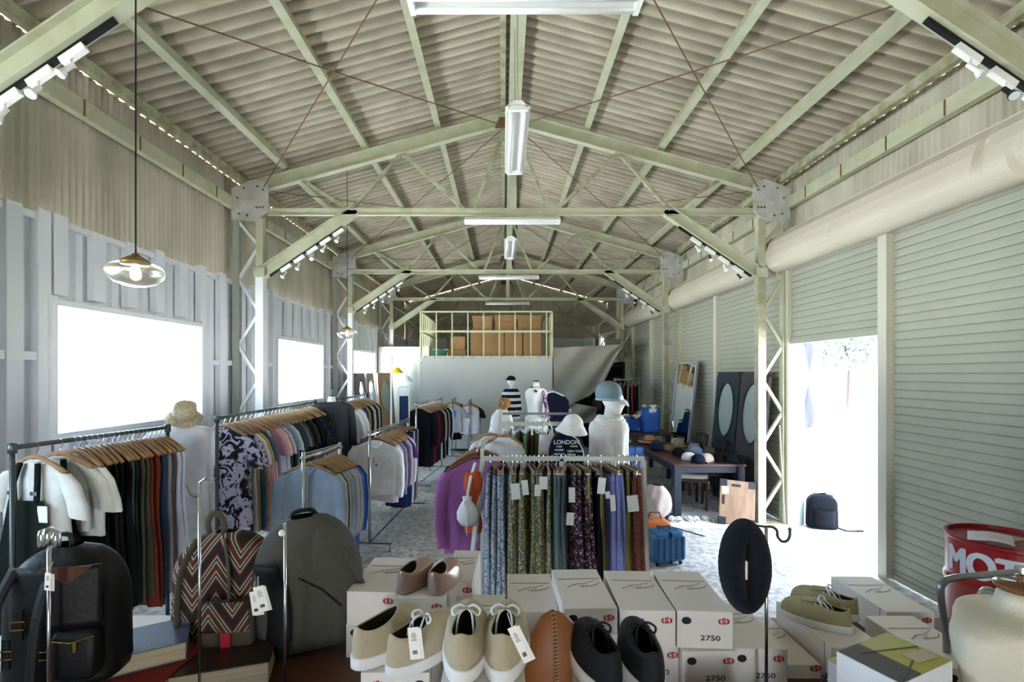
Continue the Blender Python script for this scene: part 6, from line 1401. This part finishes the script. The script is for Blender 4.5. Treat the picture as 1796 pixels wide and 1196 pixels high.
m = MB(); m.stube([(-.05, .02, .49), (-.03, .02, .515), (.03, .02, .515), (.05, .02, .49)], .009, 6); m.build('handle', BLKB, t)
# ---------------------------------------------------------------- right: bust form, chrome tube, yellow boxes
CRF = mat('cream_linen', 'cfc8b4', .9, var=.06, vs=12, bump=.2, bs=300)
t = thing('dress_form', 'cream linen tailor bust with wooden neck cap in the right corner', 'mannequin', (fx(1792, 1.25), 1.25, TZ+.0), .25)
m = MB(); m.lathe([(.12, 0), (.12, .015), (.03, .03), (.03, .05)], 24); m.build('base', DWOOD, t)
torso(.40, .485, CRF, dz=.045, parent=t)
m = MB(); m.lathe([(.050, .528), (.054, .533), (.054, .541), (.043, .546), (.010, .548), (.010, .560), (.013, .566), (.001, .570)], 28); m.build('neck_cap', mat('varnished_wood', '6a4a2c', .3), t, smooth=True)
m = MB(); m.tube([(-.03, -.054, .50), (-.06, -.08, .455), (-.09, -.114, .39), (-.08, -.102, .28), (-.07, -.085, .2), (-.08, -.10, .1)], .0012, 4); m.build('seam', mat('seam_thread', '8d8570', .8), t)
t = thing('trolley_handle', 'bent grey steel tube handle rising behind the cream bust', 'handle', (0, 0, 0))
m = MB(); a = at(1660, 1120, 1.66); m.stube([(a.x, 1.66, TZ+.0), a, at(1650, 1045, 1.66), at(1655, 1022, 1.66), at(1675, 1013, 1.66), at(1730, 1008, 1.66), at(1800, 1002, 1.66), at(1860, 1000, 1.66)], .011, 12); m.build('tube', mat('grey_tube', '8c8e90', .3, metal=.8), t, smooth=True)
m = MB(); m.lathe([(.018, -.03), (.02, 0), (.018, .02)], 16, tuple(at(1792, 1004, 1.66))); m.build('joint', CHROME, t)
a = at(1736, 1064, 1.50); t = thing('vanity_mirror', 'small round mirror edge behind the bust neck', 'mirror', (a.x, 1.50, a.z), rot=(PI/2-.2, 0, .3))
m = MB(); m.tube([(.055*math.cos(q_), .055*math.sin(q_), 0) for q_ in [2*PI*i/30 for i in range(30)]], .005, 8, closed=True); m.build('rim', CHROME, t, smooth=True); m = MB(); m.lathe([(.053, -.002), (.053, .002), (.001, .002)], 30); m.build('mirror_glass', mat('mirror', 'c8ccca', .03, metal=1), t)
m = MB(); m.cyl((0, -.055, 0), (0, -(a.z-TZ)*1.0, -.10), .005); m.build('stem', CHROME, t)
YEL = mat('yellow_print', 'a8a436', .5); DGR = mat('dark_print', '4a4844', .6)
t = thing('printed_box', 'white box with yellow and dark printed top in the right foreground', 'box', (fx(1632, 1.16), 1.27, TZ), .42)
h = .345; m = MB(); m.box((0, 0, h/2), (.23, .15, h)); m.build('carton', mat('coated_white', 'dcdfe6', .4), t, bev=.001)
m = MB(); m.box((.045, 0, h+.001), (.135, .148, .002)); m.build('yellow_panel', YEL, t); m = MB(); m.box((-.068, 0, h+.001), (.085, .146, .002)); m.build('dark_panel', DGR, t)
m = MB(); m.box((0, -.04, h+.0024), (.2, .004, .001), Rz(.3)); m.box((.02, .02, h+.0024), (.18, .004, .001), Rz(-.25)); m.build('print_line', DGR, t)
m = MB(); m.box((.06, -.03, h+.003), (.08, .04, .001), Rz(-.1)); m.build('tape_label', mat('label_beige', 'b8ac8c', .6), t)
m = MB(); m.box((.116, 0, h*.5), (.002, .148, h*.98)); m.build('yellow_side', YEL, t)
t = thing('printed_box', 'small yellow edged box left of the larger printed box', 'box', (fx(1535, 1.27), 1.33, TZ), .35)
h = .275; m = MB(); m.box((0, 0, h/2), (.075, .12, h)); m.build('carton', mat('coated_white', 'dcdfe6', .4), t); m = MB(); m.box((0, 0, h+.001), (.076, .121, .002)); m.build('yellow_panel', YEL, t); m = MB(); m.box((.004, -.004, h+.003), (.056, .09, .001)); m.build('label', PAPER, t)
m = MB(); m.stube([at(1440, 1235, 1.40), at(1443, 1195, 1.40), at(1465, 1176, 1.40), at(1492, 1180, 1.42)], .005, 8); tag(m.build('black_cable', BLACK, smooth=True), 'short black cable arching by the beige sneakers box', 'cable')
